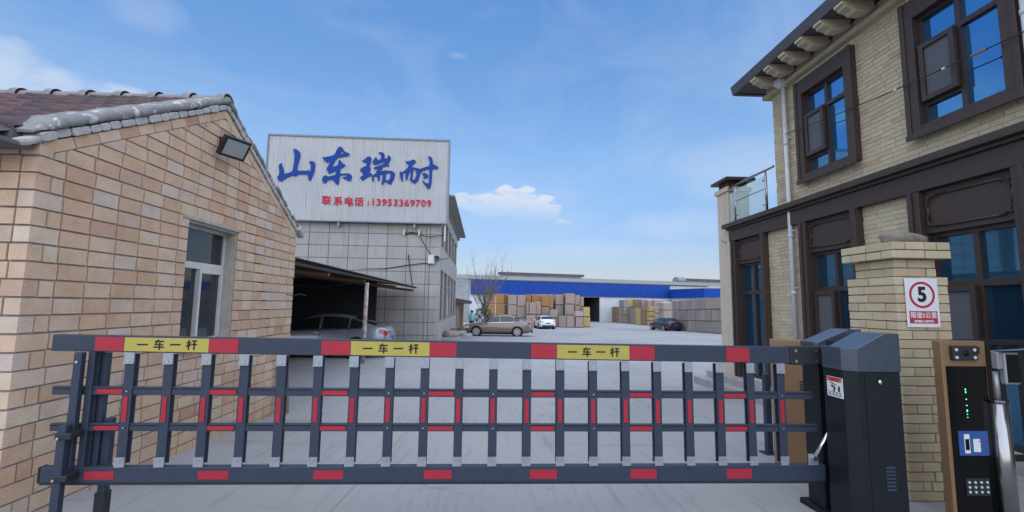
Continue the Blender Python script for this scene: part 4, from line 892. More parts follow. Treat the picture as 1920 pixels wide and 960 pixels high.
x, z = px2(606 + 788 / 8.57, 366 + 188 / 8.57); place('lettering', text_mesh(':', .36, .012, .01), 'letter_red', SB, (x, -.335, z), (pi / 2, 0, 0))
for k, ch in enumerate('13953369709'):
    x, z = px2(606 + (860 + 88.5 * k) / 8.57, 366 + (183 + 2.8 * k) / 8.57); place('lettering', text_mesh(ch, .47, .013, .01), 'letter_red', SB, (x, -.335, z), (pi / 2, 0, 0))
# fittings on the tiled wall
mbx = thing('meter_box', 'small white electrical box on the corner of the tiled wall', 'box', (-3.0, 22.95, 3.35))
MB().box(-3.36, -3.06, 22.80, 22.97, 3.28, 3.72).build('case', 'box_white', mbx, world=True, bevel=.01); MB().box(-3.33, -3.09, 22.795, 22.8, 3.31, 3.69).build('door', 'box_white', mbx, world=True)
cc = thing('security_camera', 'small dark security camera at the corner of the tiled building', 'camera', (-2.85, 22.9, 3.5))
MB().tube([(-3.0, 22.85, 3.62), (-2.85, 22.7, 3.58)], .07, 10).build('body', 'trim_black', cc, world=True); MB().tube([(-2.95, 22.98, 3.4), (-2.9, 22.8, 3.5)], .03, 6).build('arm', 'trim_black', cc, world=True); MB().tube([(-2.85, 22.8, 3.5), (-2.4, 22.7, 3.52), (-2.3, 22.7, 3.6)], .02, 6).build('antenna', 'trim_black', cc, world=True)
wi = thing('wall_wiring', 'black cables and insulator bar strung along the tiled wall', 'cable', (-4.5, 22.9, 4.9))
MB().box(-4.65, -3.75, 22.86, 22.93, 4.80, 4.86).build('insulator_bar', 'wood_old', wi, world=True)
for x in (-4.6, -3.85): MB().tube([(x, 22.86, 4.68), (x, 22.86, 4.98)], .05, 8).build('insulator', 'box_white', wi, world=True)
MB().tube([(-4.6, 22.84, 4.70), (-4.2, 22.84, 4.86), (-3.85, 22.84, 4.72), (-3.3, 22.84, 4.62), (-2.6, 22.8, 4.72)], .02, 5).build('cable', 'cable_black', wi, world=True)
MB().tube([(-3.85, 22.84, 4.72), (-3.6, 22.84, 4.3), (-3.4, 22.84, 3.95), (-3.2, 22.84, 3.72)], .02, 5).build('cable', 'cable_black', wi, world=True)
MB().tube([(-8.6, 22.9, 3.1), (-7, 22.9, 2.95), (-5.5, 22.9, 3.0), (-4.3, 22.9, 3.2), (-3.6, 22.9, 3.3), (-3.2, 22.9, 3.28)], .022, 5).build('cable', 'cable_black', wi, world=True)
tag(MB().tube([(-4.35, 22.85, 3.72), (-4.05, 22.6, 2.15)], .03, 6).build('stay_rod', 'cable_black'), 'dark steel stay rod above the tip of the carport roof', 'rod')

# ------------------------------------------------------------------ carport
cp = thing('carport', 'lean-to carport with corrugated roof between the brick house and the tiled building', 'carport', (-6, 15, gz(15)))
CX, CY0, CY1 = -3.78, 7.15, 22.6
zr = lambda x, y: 2.14 - .005 * (y - 8.7) + (CX - x) * .10
rm = MB(); n_ = 90; a_ = []; b_ = []
for i in range(n_ * 2 + 1):
    y = CY0 + (CY1 - CY0) * i / (2 * n_); w_ = .028 if i % 2 else 0
    a_.append((CX, y, zr(CX, y) + w_)); b_.append((-10.2, y, zr(-10.2, y) + w_))
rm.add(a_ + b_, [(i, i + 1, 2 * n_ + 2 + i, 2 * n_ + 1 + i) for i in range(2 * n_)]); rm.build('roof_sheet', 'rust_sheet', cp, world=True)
for y in (8.2, 11, 14.0, 18.4, 22.3): MB().tube([(CX - .15, y, zr(CX, y) - .15), (-10.2, y, zr(-10.2, y) - .12)], .055, 8).build('rafter', 'wood_old', cp, world=True)
for x in (CX - .12, -5.8, -8): MB().box(x - .04, x + .04, CY0, CY1, zr(x, 15) - .085, zr(x, 15) - .035).build('purlin', 'rust_sheet', cp, world=True)
for y in (13.9,): MB().tube([(CX - .08, y, gz(y)), (CX - .06, y, zr(CX, y) - .2)], .062, 12).build('post', 'pole_white', cp, world=True, smooth=True)
MB().box(-10.3, -10.15, 7.2, 22.9, gz(15) - .4, 2.9).build('light_block_wall', 'dark_board', cp, world=True); MB().box(-10.15, -5.15, 20.2, 20.3, gz(20) - .2, 2.35).build('shade_sheet', 'dark_interior', cp, world=True)  # unseen wall added to block light; dark sheet added to imitate deep shade
MB().tube([(CX - .1, 13.9, 1.95), (-5, 13.5, 1.75), (-6.5, 13.6, 1.85), (-9, 14, 1.7)], .012, 5).build('cable', 'cable_black', cp, world=True)
jk = thing('trolley_jack', 'small dark trolley jack on the ground by the carport', 'jack', (-4.55, 9.75, gz(9.75)))
MB().box(-.28, .22, -.09, .09, .06, .12).build('frame', 'trim_black', jk, bevel=.01); MB().tube([(-.2, 0, .10), (-.05, 0, .32), (.1, 0, .26)], .03).build('arm', 'device_grey', jk)
for x in (-.22, .16):
    for y in (-.11, .11): MB().tube([(x, y - .02, .06), (x, y + .02, .06)], .06, 10).build('wheel', 'tyre', jk)

# ------------------------------------------------------------------ cars
def car(name, label, loc, rz, paint, tail=True, W2=.91, Ls=1.0, spokes=7, suv=0):
    c = thing(name, label, 'car', loc, rz, None)
    # x, bottom, belt z, top z, lower half width factor, top half width factor
    ST = [(2.37, .34, .58, .63, .60, .46), (2.30, .22, .64, .72, .80, .64), (2.05, .19, .70, .81, .94, .78), (1.6, .18, .76, .90, .99, .82), (1.02, .18, .85, .97, 1.0, .82), (.66, .18, .88, 1.20, 1.0, .74),
          (.28, .18, .90, 1.39, 1.0, .66), (-.2, .18, .92, 1.46, 1.0, .64), (-.75, .18, .94, 1.45, 1.0, .63), (-1.2, .18, .96, 1.37, 1.0, .62), (-1.62, .18, .985, 1.20, .995, .66), (-1.98, .20, 1.0, 1.09, .97, .74), (-2.25, .24, .97, 1.05, .92, .72), (-2.36, .36, .86, .98, .86, .66), (-2.42, .44, .70, .76, .80, .6)]
    def section(st):
        x, zb, zl, zt_, wl, wt = st; w = W2 * wl; t = W2 * wt
        return [(x, w * .90, zb), (x, w * .985, zb + .10), (x, w, zb + (zl - zb) * .55), (x, w * .965, zl), (x, t, zt_ - .045), (x, t * .72, zt_ - .005), (x, 0, zt_ + .005)]
    S_ = [section(s) for s in ST]; nS, nP = len(S_), 7
    S_ = [[(x * Ls, y, z) for x, y, z in q] for q in S_]
    b = MB(); vv = []
    for q in S_: vv += q + [(x, -y, z) for x, y, z in q[-2::-1]]
    R_ = 2 * nP - 1
    fs_ = [(i * R_ + k, i * R_ + k + 1, (i + 1) * R_ + k + 1, (i + 1) * R_ + k) for i in range(nS - 1) for k in range(R_ - 1)]
    fs_ += [((i + 1) * R_, i * R_, i * R_ + R_ - 1, (i + 1) * R_ + R_ - 1) for i in range(nS - 1)] + [tuple(range(R_)), tuple(range((nS - 1) * R_, nS * R_))]
    b.add(vv, fs_); body = b.build('body', paint, c, smooth=True)
    sd = body.modifiers.new('sub', 'SUBSURF'); sd.levels = 1; sd.render_levels = 1
    def samp(x, v):
        x *= Ls; X = [q[0][0] for q in S_]
        i = next((k for k in range(nS - 1) if X[k] >= x >= X[k + 1]), nS - 2); t = (X[i] - x) / (X[i] - X[i + 1]); j = min(int(v), nP - 2); f_ = v - j
        P = lambda a: Vector(S_[a][j]).lerp(Vector(S_[a][j + 1]), f_)
        return P(i).lerp(P(i + 1), t)
    def patch(name_, m_, x0, x1, v0, v1, par, off=.008, nx=6, nv=2, sides=(1, -1), tri=None):
        for sd_ in sides:
            g_ = []
            for a in range(nx + 1):
                for q in range(nv + 1):
                    x = x0 + (x1 - x0) * a / nx; lo, hi = (v0(x) if callable(v0) else v0), (v1(x) if callable(v1) else v1); v = lo + (hi - lo) * q / nv; p = samp(x, v); e = .01
                    n_ = (samp(x + e, v) - samp(x - e, v)).cross(samp(x, min(v + .05, 5.99)) - samp(x, v - .05)).normalized()
                    if n_.y < 0 and abs(n_.y) > .1 or (abs(n_.y) <= .1 and n_.z < 0): n_ = -n_
                    p = p + n_ * off; g_.append((p.x, p.y * sd_, p.z))
            MB().add(g_, [(a * (nv + 1) + q, a * (nv + 1) + q + 1, (a + 1) * (nv + 1) + q + 1, (a + 1) * (nv + 1) + q) for a in range(nx) for q in range(nv)]).build(name_, m_, par, smooth=True)
    for x0, x1 in ((.86, -.16), (-.24, -1.08), (-1.13, -1.52)): patch('side_window', 'car_glass', x0, x1, 3.10, lambda x: 3.88, c)
    def screen(nm, x0, x1):
        g_ = []
        for a in range(4):
            x = x0 + (x1 - x0) * a / 3
            for q in range(7):
                t = -1 + q / 3; p = samp(x, 4.15 + 1.84 * (1 - abs(t))); g_.append((p.x + (.012 if x0 > 0 else -.012), p.y * (1 if t < 0 else -1), p.z + .012))
        MB().add(g_, [(a * 7 + q, a * 7 + q + 1, (a + 1) * 7 + q + 1, (a + 1) * 7 + q) for a in range(3) for q in range(6)]).build(nm, 'car_glass', c, smooth=True)
    screen('windscreen', .98, .34); screen('rear_window', -1.24, -1.94)
    patch('headlight', 'head_clear', 2.26, 1.90, 2.35, 2.95, c, .01); patch('tail_light', 'tail_red', -2.08, -2.34, lambda x: 2.62 - .25 * (-2.08 - x) / .26, 2.92, c, .012)
    patch('window_line', 'chrome', .92, -1.6, 3.02, 3.07, c, .01, 8, 1)
    for x in (-.20, -1.10, 1.0): patch('door_seam', 'trim_black', x + .006, x - .006, 1.05, 2.95, c, .004, 1, 4)
    for x in (-.02, -.92): patch('door_handle', 'alloy', x, x - .15, 2.74, 2.80, c, .012, 2, 1)
    patch('sill', 'trim_black', 1.0, -1.0, .1, .7, c, .006, 4, 1)
    for sd_ in (1, -1):
        MB().obox((.72 * Ls, sd_ * (W2 + .06), .98), (.10, .20, .13), Matrix.Rotation(.15 * sd_, 3, 'Z')).build('mirror', paint, c, bevel=.03)
        for x in (1.40 * Ls, -1.36 * Ls):
            MB().tube([(x, sd_ * (W2 - .30), .335), (x, sd_ * (W2 + .004), .335)], .385, 28).build('wheel_arch', 'arch_black', c)
            wl = MB().tube([(x, sd_ * (W2 - .2), .325), (x, sd_ * (W2 + .018), .325)], .325, 28).build('wheel', 'tyre', c, bevel=.02)
            rim = MB(); yo = sd_ * (W2 + .022)
            for k in range(28):
                a, e = 2 * pi * k / 28, 2 * pi * (k + 1) / 28
                rim.add([(x + r * cos(t), yo, .325 + r * sin(t)) for r, t in ((.235, a), (.235, e), (.20, e), (.20, a))], [(0, 1, 2, 3)])
            for k in range(spokes):
                a = 2 * pi * k / spokes + .3; d_ = Vector((cos(a), 0, sin(a))); n_ = Vector((-sin(a), 0, cos(a))); o_ = Vector((x, yo, .325))
                rim.add([o_ + d_ * .02 + n_ * .03, o_ + d_ * .02 - n_ * .03, o_ + d_ * .215 - n_ * .045, o_ + d_ * .215 + n_ * .045], [(0, 1, 2, 3)])
            rim.build('rim', 'alloy', wl)
    rx = -2.415 * Ls
    MB().box(rx - .010, rx + .05, -.22, .22, .60, .71).build('number_plate', 'plate_blue', c)
    for sd_ in (1, -1): MB().box(rx + .03, rx + .12, min(sd_ * .48, sd_ * .70), max(sd_ * .48, sd_ * .70), .79, .90).build('tail_light', 'tail_red', c, bevel=.01)
    MB().box(rx + .0, rx + .10, -.66, .66, .26, .46).build('rear_diffuser', 'trim_black', c, bevel=.02)
    fx = 2.36 * Ls
    MB().box(fx - .03, fx + .02, -.40, .40, .42, .60).build('grille', 'trim_black', c, bevel=.02); MB().box(fx + .0, fx + .03, -.42, .42, .585, .61).build('grille_bar', 'chrome', c)
    MB().box(-1.75 * Ls, 1.8 * Ls, -.7, .7, .14, .22).build('underbody', 'trim_black', c)
    return c
car('sedan', 'bronze brown sedan parked side-on in front of the crate stacks', (.22, 32.2, gz(32)), pi - .06, 'paint_brown', Ls=1.0)
car('sedan', 'silver grey sedan parked under the carport beside the tiled building', (-5.95, 16.2, gz(16)), pi + .07, 'paint_silver')
car('hatchback', 'white car seen from behind in front of the pink crates', (5.55, 51.5, gz(51)), pi / 2 + .08, 'paint_white', Ls=.9)
car('sedan', 'black sedan parked beside the long row of grey crates', (18.7, 50.2, gz(50)), pi / 2 + .12, 'paint_black')

# ------------------------------------------------------------------ warehouse
WR = math.atan2(10, 34.5)
wh = thing('warehouse', 'long low warehouse with blue front band and grey metal roof behind the crates', 'warehouse', (-3.7, 70, -1.4), WR); wz = 1.4
def clad(u0, u1, y, z0, z1, m_, step, name, par, rib=.03):
    u = u0
    while u < u1 - .01:
        e_ = min(u + step, u1); MB().box(u + .01, e_ - .01, y - rib, y + .04, z0, z1).build(name, m_, par); u = e_
w_ = MB(); w_.box(-6, 14, .2, .35, 0, 6.55); w_.box(22.1, 62, .2, .35, 0, 6.3); w_.box(14, 22.1, .2, .35, 4.05, 6.3); w_.build('front_wall', 'white_cladding', wh)
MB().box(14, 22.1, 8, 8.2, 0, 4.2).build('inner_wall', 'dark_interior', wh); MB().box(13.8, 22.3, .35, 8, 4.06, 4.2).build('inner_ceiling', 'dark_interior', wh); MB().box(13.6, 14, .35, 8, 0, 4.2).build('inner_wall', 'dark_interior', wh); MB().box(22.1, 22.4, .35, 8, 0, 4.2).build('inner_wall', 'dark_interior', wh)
clad(0, 35.9, 0, 4.14, 6.34, 'blue_cladding', 5.98, 'blue_band_panel', wh)
clad(22.3, 35.9, .18, .02, 3.95, 'white_cladding', 3.4, 'wall_panel', wh); clad(-5.9, -.1, .18, .02, 6.2, 'grey_cladding', 1.45, 'wall_panel', wh)
MB().box(-.1, 36.0, -.06, .3, 6.36, 6.44).build('gutter', 'vent_dark', wh)
MB().hexa([(-7, -.1, 6.46), (62, -.1, 6.46), (62, 15, 8.0), (-7, 15, 8.0)], [(-7, -.1, 6.56), (62, -.1, 6.56), (62, 15, 8.1), (-7, 15, 8.1)]).build('roof_sheet', 'roof_sheet', wh)
MB().hexa([(-7, 15.02, 8.0), (62, 15.02, 8.0), (62, 30, 6.4), (-7, 30, 6.4)], [(-7, 15.02, 8.1), (62, 15.02, 8.1), (62, 30, 6.5), (-7, 30, 6.5)]).build('roof_sheet', 'roof_sheet', wh)
def monitor(u0, u1, rounded):
    o = MB().box(u0, u1, 14.6, 15.6, 8.12, 8.34).build('vent_base', 'vent_white', wh); MB().hexa([(u0 - .4, 14.0, 8.36), (u1 + .4, 14.0, 8.36), (u1 + .4, 16.2, 8.36), (u0 - .4, 16.2, 8.36)], [(u0 - .4, 14.2, 8.78), (u1 + .4, 14.2, 8.78), (u1 + .4, 16, 8.78), (u0 - .4, 16, 8.78)]).build('ridge_vent', 'vent_dark', wh)
    u = u0 + 2.5
    while u < u1: MB().box(u, u + .1, 14.2, 14.5, 8.12, 8.36).build('vent_strut', 'vent_white', wh); u += 3.2
    if rounded:
        MB().prism([(14.0, 8.12)] + [(15.1 - 1.1 * cos(t), 8.12 + .95 * sin(t)) for t in [pi * k / 10 for k in range(1, 10)]] + [(16.2, 8.12)], lambda a, b_, d: (u0 - 2.6 + d, a, b_), 0, 2.0).build('vent_end', 'roof_sheet', wh)
monitor(9.4, 26.0, 0); monitor(51.5, 61, 1)
an = thing('warehouse_annex', 'lower blue-banded annex joining the right end of the warehouse', 'annex', (33.2, 72, -1.4))
A_ = lambda p, q, z0, z1, m_, nm: MB().hexa([(p[0], p[1], z0), (q[0], q[1], z0), (q[0], q[1] + .3, z0), (p[0], p[1] + .3, z0)], [(p[0], p[1], z1), (q[0], q[1], z1), (q[0], q[1] + .3, z1), (p[0], p[1] + .3, z1)]).build(nm, m_, an, world=True)
A_((30.6, 79.2), (33.2, 72), 2.75, 4.23, 'blue_cladding', 'blue_band_panel'); A_((33.22, 72), (48, 74), 2.75, 4.23, 'blue_cladding', 'blue_band_panel')
A_((30.9, 79.3), (33.5, 72.4), -1.4, 2.73, 'white_cladding', 'wall_panel'); A_((33.5, 72.4), (48, 74.4), -1.4, 2.73, 'white_cladding', 'wall_panel')
MB().hexa([(30.6, 79.4, 4.24), (33.2, 72, 4.24), (48, 74, 4.24), (48, 82, 4.24)], [(30.6, 79.4, 4.30), (33.2, 72, 4.30), (48, 74, 4.30), (48, 82, 4.6)]).build('roof_sheet', 'roof_sheet', an, world=True)
# brick sheds beyond the tiled building
sh = thing('small_shed', 'small old shed with dark tiled eave beyond the tiled building', 'shed', (-4.2, 44, gz(44)))
MB().box(-7, -3.35, 43, 50, gz(44) - .2, 1.7).build('wall', 'shed_wall', sh, world=True)
MB().hexa([(-7, 42.6, 1.72), (-2.55, 42.6, 1.30), (-2.55, 50.4, 1.30), (-7, 50.4, 1.72)], [(-7, 42.6, 2.4), (-2.5, 42.6, 1.62), (-2.5, 50.4, 1.62), (-7, 50.4, 2.4)]).build('roof', 'roof_tile', sh, world=True)
for y in (44, 46.5): MB().box(-3.34, -3.28, y, y + 1, gz(44), .9).build('door', 'wood_old', sh, world=True)

# ------------------------------------------------------------------ crates
cr_mesh = {}
def crate(kind, x, y, z, w, d, h, label, rz=0, n=5, group='crates stacked in the yard', cap=False):
    c = thing('crate', label, 'crate', (x, y, z), rz, group)
    key = (kind, round(w, 2), round(d, 2), round(h, 2), n)
    if key not in cr_mesh:
        b = MB(); b0 = .11; hh = (h - b0 - .01) / n
        for k in range(n):
            j = (.012 if k % 2 else 0); b.box(-w / 2 + j, w / 2 - j, -d / 2 + j, d / 2 - j, b0 + k * hh, b0 + (k + 1) * hh - .012)
        b.box(-w / 2 + .03, w / 2 - .03, -d / 2 + .03, d / 2 - .03, b0, h - .02)
        p = MB(); p.box(-w / 2, w / 2, -d / 2, d / 2, .075, b0 - .002)
        p.box(-w / 2, w / 2, d / 2 - .08, d / 2, 0, .073)  # closing board added so the gaps under the load look dark
        for q in (-w / 2, -.05, w / 2 - .1): p.box(q, q + .1, -d / 2, d / 2 - .081, 0, .073)
        cr_mesh[key] = (b.mesh('load'), p.mesh('pallet'))
    place('load', cr_mesh[key][0], kind, c); place('pallet', cr_mesh[key][1], 'pallet_wood', c)
    if cap: MB().box(-w / 2 - .01, w / 2 + .01, -d / 2 - .01, d / 2 + .01, h - .06, h + .01).build('top_sheet', 'white_print', c)
    return c
ORD = ['lowest', 'second', 'third', 'fourth', 'fifth']; NTH = ['first', 'second', 'third', 'fourth', 'fifth', 'sixth', 'seventh', 'eighth', 'ninth', 'tenth', 'eleventh', 'twelfth', 'thirteenth', 'fourteenth', 'fifteenth', 'sixteenth']
CN = {'crate_orange': 'orange wooden', 'crate_pink': 'pinkish wrapped', 'crate_grey': 'grey wrapped', 'crate_yellow': 'yellow plank', 'crate_brown': 'brown slatted', 'crate_pale': 'pale grey'}
def stack(px0, px1, Y, kinds, where, hs_, d=1.1, rz=0, n=5, cap=False):
    x0, x1 = (px0 - 928) / 860 * Y, (px1 - 928) / 860 * Y; z = gz(Y)
    for k, kd in enumerate(kinds):
        h = hs_[k] if isinstance(hs_, (list, tuple)) else hs_
        if kd: crate(kd, (x0 + x1) / 2 + random.uniform(-.03, .03), Y + d / 2, z, x1 - x0 - .03, d, h, '%s crate, %s up, %s' % (CN[kd], ORD[k], where), rz + random.uniform(-.012, .012), n, cap=cap and k == len(kinds) - 1)
        z += h
O, P_k, G_, Y_, B_, W_ = 'crate_orange', 'crate_pink', 'crate_grey', 'crate_yellow', 'crate_brown', 'crate_pale'
LB = 'stack of the block behind the cars'
back = [(913.5, 929, 58.4, [O, O, O], 1.28), (929.5, 945.2, 58.4, [O, O, O], 1.28), (945.6, 952.4, 58.9, [O, B_, O], 1.28), (952.6, 968.6, 57.6, [P_k, P_k, P_k], 1.24), (969.6, 985.4, 57.6, [P_k, P_k, P_k], [1.0, 1.30, 1.42]),
        (986, 996, 59.0, [P_k, P_k, O], 1.27), (996.4, 1015, 59.0, [P_k, P_k, O], 1.27), (1015.2, 1030.5, 58.3, [P_k, P_k, O], [1.25, 1.05, 1.30]), (1031, 1037.4, 58.3, [P_k, O, O], [1.2, .9, 1.3]),
        (1041.5, 1056.6, 58.6, [G_, G_, P_k], 1.28), (1060, 1077.2, 57.8, [P_k, P_k, P_k], 1.33), (1077.6, 1087.5, 58.2, [P_k, P_k, P_k], 1.27), (1087.8, 1094.8, 58.4, [P_k, P_k, P_k], 1.20)]
for i, (a, b, Y, ks, h) in enumerate(back): stack(a, b, Y, ks, '%s rear %s' % (NTH[i], LB), [q * 1.05 for q in h] if isinstance(h, list) else h * 1.05, d=2.4)
for i, (a, b) in enumerate(((996, 1012), (1012.4, 1028), (1028.4, 1044), (1044.4, 1060), (1060.4, 1078))): stack(a, b, 62.0, [P_k, G_, P_k], '%s hindmost %s' % (NTH[i], LB), 1.38, d=1.1)
front = [(987, 992, 56.6, [P_k, P_k], [1.5, 1.5]), (992.3, 1005, 56.4, [P_k, P_k], [1.5, 1.5]), (1005.4, 1014.5, 56.6, [P_k, P_k], [1.5, 1.6]), (987.5, 1004, 54.8, [P_k], [1.34]), (1031.5, 1046, 56.4, [P_k, P_k], [1.1, 1.05]), (1047.9, 1062.3, 55.4, [G_], [1.42]), (1062.9, 1077.6, 55.4, [P_k], [1.42]), (1079, 1093.8, 55.2, [P_k, W_], [1.3, .66])]
for i, (a, b, Y, ks, h) in enumerate(front): stack(a, b, Y, ks, '%s front %s' % (NTH[i], LB), h)
stack(1094.6, 1106.8, 57.0, [Y_, Y_], 'in the stack beside the dark doorway', [1.25, 1.25], n=4)
RB = 'stack of the mixed row by the white wall'
right = [(1129.5, 1141.5, 79, [P_k, P_k], 1.15, 5), (1142, 1155, 78, [G_, G_], 1.13, 5), (1155.6, 1162.5, 74, [B_], 2.55, 12), (1162.8, 1170, 73.5, [Y_], 2.5, 12), (1170.2, 1179.2, 71.5, [G_, G_, G_], 1.22, 5), (1180, 1189.4, 70.5, [B_], 2.35, 12), (1189.8, 1199.6, 68.5, [G_], 2.35, 12), (1200, 1205.6, 66.5, [Y_], 2.4, 8), (1206, 1217.6, 65.5, [B_], 2.4, 12), (1218, 1229.8, 64.4, [Y_, Y_, Y_, Y_], .63, 4), (1232.5, 1244.8, 63.6, [W_, W_, W_], .86, 4), (1245.4, 1261.8, 62.0, [B_, P_k, P_k], 1.08, 4)]
for i, (a, b, Y, ks, h, n) in enumerate(right): stack(a, b, Y, ks, '%s %s' % (NTH[i], RB), h, d=2.6, rz=.0, n=n, cap=i in (10, 11))
for i, (a, b, Y, z, kd) in enumerate([(1178.5, 1189, 74.5, 2.62, Y_), (1190.5, 1204, 74, 2.6, B_), (1204.5, 1215, 73.6, 2.6, P_k), (1216.6, 1227.6, 72, 2.45, P_k), (1229, 1245, 71.5, 2.55, P_k)]):
    x0, x1 = (a - 928) / 860 * Y, (b - 928) / 860 * Y; crate('crate_brown', (x0 + x1) / 2, Y + .6, -1.4, x1 - x0, 1.2, z - .02, '%s tall brown bundle in the rear line of the mixed row' % NTH[i], 0, 12)
    crate(kd, (x0 + x1) / 2, Y + .6, -1.4 + z, x1 - x0, 1.2, 1.18, '%s crate, %s from the left on top of the mixed row' % (CN[kd], NTH[i]), 0, 5, cap=i == 4)
y = 40.2
for i in range(11):
    dp = random.choice([.98, 1.02, 1.05, 1.4 if i < 4 else 1.0]); z = gz(y + .5)
    for k in range(3):
        kd = 'crate_grey' if random.random() < .75 else 'crate_pink'
        crate(kd, 20.75 + random.uniform(-.03, .03), y + dp / 2, z, 1.3, dp - .04, 1.09, '%s crate, %s up, %s stack of the row behind the black sedan' % ({'crate_grey': 'grey', 'crate_pink': 'pinkish'}[kd], ORD[k], NTH[i]), random.uniform(-.015, .015), 5); z += 1.09
    y += dp

# ------------------------------------------------------------------ tree, bush, steps, clutter, person
tr = thing('bare_tree', 'leafless tree with thin upright branches in front of the blue band', 'tree', (-1.0, 46.5, gz(46)))
tk = MB(); tk.tube([(-.0, 0, 0), (.03, .05, .8), (-.03, 0, 1.6), (.02, 0, 2.2)], .11, 7, .08); tk.build('trunk', 'twig', tr)
br = MB(); random.seed(5)
def limb(p, d, ln, r, lv):
    pts = [p]; q = p.copy(); dd = d.copy()
    for k in range(4): dd = (dd + Vector((random.uniform(-.1, .1), random.uniform(-.1, .1), .07))).normalized(); q = q + dd * ln / 4; pts.append(q)
    br.tube(pts, r, 4, r * .4, cap=False)
    if lv:
        for k in range(4 if lv > 1 else 5):
            a = random.choice(pts[1:]); e = (dd + Vector((random.uniform(-.75, .75), random.uniform(-.75, .75), random.uniform(-.1, .5)))).normalized(); limb(a, e, ln * random.uniform(.45, .75), r * .55, lv - 1)
for k in range(16):
    a = 2 * pi * k / 16; limb(Vector((0, 0, random.uniform(1.0, 2.2))), Vector((.55 * cos(a), .55 * sin(a), random.uniform(.7, 1.4))).normalized(), random.uniform(2.2, 3.3), .040, 2)
br.build('crown', 'twig', tr)
bu = thing('evergreen_bush', 'dark green round bush under the leafless tree', 'bush', (-1.15, 45.0, gz(45)))
MB().tube([(0, 0, 0), (0, 0, .9)], .07, 6).build('stem', 'twig', bu)
lf = MB()
for k in range(2600):
    v = Vector((random.gauss(0, 1), random.gauss(0, 1), random.gauss(0, 1))).normalized() * random.uniform(.45, 1) ** .6
    nlp = 1 + .22 * sin(v.x * 7 + 1) * cos(v.z * 6); c_ = Vector((v.x * 1.0 * nlp, v.y * .9 * nlp, 1.25 + v.z * .95 * nlp)); s_ = random.uniform(.03, .07)
    u_ = Vector((random.uniform(-1, 1), random.uniform(-1, 1), random.uniform(-1, 1))).normalized(); w2 = u_.orthogonal().normalized()
    lf.add([c_ + u_ * s_, c_ + w2 * s_ * .6, c_ - u_ * s_, c_ - w2 * s_ * .6], [(0, 1, 2, 3)])
lf.build('crown', 'bush_leaf', bu)
random.seed(11)
stp = thing('entrance_steps', 'low concrete steps in front of the tiled building door', 'steps', (-2.2, 29, gz(29)))
z = gz(28)
MB().box(-2.62, -1.45, 27.9, 31.0, z - .3, z + .14).build('step', 'concrete', stp, world=True, bevel=.015); MB().box(-2.60, -1.85, 28.5, 31.0, z + .142, z + .30).build('step', 'concrete', stp, world=True, bevel=.015)
tag(MB().box(-2.25, -1.72, 27.94, 28.45, z + .141, z + .16).build('door_mat', 'tile_joint'), 'dark door mat lying on the lower entrance step', 'mat')
bs = thing('brick_stack', 'small stack of reddish bricks beside the entrance of the tiled building', 'bricks', (-2.35, 26.6, gz(26.6)))
for k, (a, b, c, d, e, f_) in enumerate(((-.28, .22, -.2, .2, 0, .17), (-.2, .2, -.18, .18, .175, .34), (-.18, .22, -.18, .15, .345, .52), (-.12, .18, -.12, .12, .525, .66))): MB().box(a, b, c, d, e, f_).build('brick', 'terracotta', bs, bevel=.01)
for i, (x, y, s_, lb) in enumerate(((-2.25, 31.6, .30, 'left of the pots by the tiled wall'), (-2.05, 32.6, .26, 'middle of the pots by the tiled wall'), (-2.3, 33.6, .24, 'rearmost of the pots by the tiled wall'))):
    fp = thing('flower_pot', 'terracotta flower pot, %s' % lb, 'flower pot', (x, y, gz(y)), group='flower pots')
    MB().tube([(0, 0, 0), (0, 0, s_ * 1.6)], s_ * .7, 12, s_).build('pot', 'terracotta', fp); MB().tube([(0, 0, s_ * 1.6), (0, 0, s_ * 1.75)], s_ * 1.08, 12).build('rim', 'terracotta', fp); MB().tube([(0, 0, s_ * 1.5), (.05, 0, s_ * 2.6)], .05, 5, .02).build('plant_stump', 'twig', fp)
bm = bmesh.new(); bmesh.ops.create_icosphere(bm, subdivisions=3, radius=1)
for v in bm.verts: v.co = Vector((v.co.x * .42, v.co.y * .3, max(v.co.z, -.5) * .26)) * (1 + .12 * sin(v.co.x * 6 + v.co.y * 4) + .08 * sin(v.co.z * 11))
me = bpy.data.meshes.new('sack'); bm.to_mesh(me); bm.free()
tag(place('sack', me, 'cloth_bag', None, (-2.35, 25.2, gz(25) + .34), smooth=True), 'dark cloth sack lying at the corner of the tiled building', 'sack')
tag(MB().box(-2.8, -1.9, 24.7, 25.7, gz(25) - .1, gz(25) + .22).build('concrete_block', 'concrete', None, bevel=.02), 'low concrete block under the cloth sack', 'block')
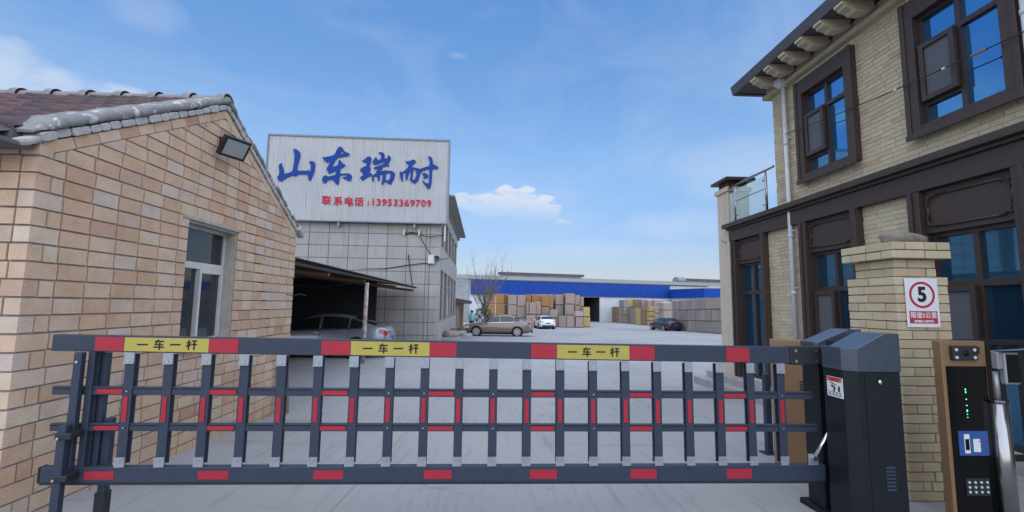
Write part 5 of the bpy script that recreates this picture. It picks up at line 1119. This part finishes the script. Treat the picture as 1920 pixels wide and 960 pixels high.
# person, far off: standing, arms down
pe = thing('person', 'distant person in a pale teal jacket and dark trousers with a light hat', 'person', (-1.83, 37.2, gz(37.2) + .12))
me = bpy.data.meshes.new('body')
V = [(0, 0, .92), (0, 0, 1.12), (0, 0, 1.36), (0, .0, 1.46), (0, -.02, 1.60), (.09, 0, .88), (.10, 0, .48), (.10, .02, .08), (.10, -.12, .04), (-.09, 0, .88), (-.11, -.02, .48), (-.11, .02, .08), (-.11, -.12, .04), (.17, 0, 1.38), (.22, .02, 1.12), (.22, -.06, .90), (.22, -.08, .80), (-.17, 0, 1.38), (-.22, .02, 1.12), (-.21, -.08, .92), (-.20, -.12, .82)]
E_ = [(0, 1), (1, 2), (2, 3), (3, 4), (0, 5), (5, 6), (6, 7), (7, 8), (0, 9), (9, 10), (10, 11), (11, 12), (2, 13), (13, 14), (14, 15), (15, 16), (2, 17), (17, 18), (18, 19), (19, 20)]
me.from_pydata(V, E_, []); bo_ = place('body', me, 'skin', pe)
RAD = [.15, .14, .15, .06, .095, .095, .07, .05, .04, .095, .07, .05, .04, .07, .05, .04, .035, .07, .05, .04, .035]
sk = bo_.modifiers.new('skin', 'SKIN'); sb_ = bo_.modifiers.new('sub', 'SUBSURF'); sb_.levels = sb_.render_levels = 1
for i, q in enumerate(me.skin_vertices[0].data): q.radius = (RAD[i], RAD[i] * .8); q.use_root = i == 0
def tubec(name, m_, segs):
    b = MB()
    for pts, r, r2 in segs: b.tube(pts, r, 12, r2)
    return b.build(name, m_, pe, smooth=True)
tubec('jacket', 'jacket_teal', [([(0, 0, .84), (0, 0, 1.1), (0, 0, 1.36), (0, 0, 1.44)], .185, .12), ([(.16, 0, 1.40), (.225, .02, 1.12), (.225, -.06, .88)], .085, .055), ([(-.16, 0, 1.40), (-.225, .02, 1.12), (-.215, -.08, .90)], .085, .055)])
tubec('trousers', 'trousers_dark', [([(.085, 0, .92), (.10, 0, .48), (.10, .02, .07)], .115, .075), ([(-.085, 0, .92), (-.11, -.02, .48), (-.11, .02, .07)], .115, .075)])
tubec('hat', 'white_print', [([(0, -.02, 1.66), (0, -.02, 1.675)], .17, .17), ([(0, -.02, 1.66), (0, -.02, 1.76)], .108, .08)])
tubec('hair', 'hair', [([(0, .03, 1.48), (0, .03, 1.66)], .10, .108)])
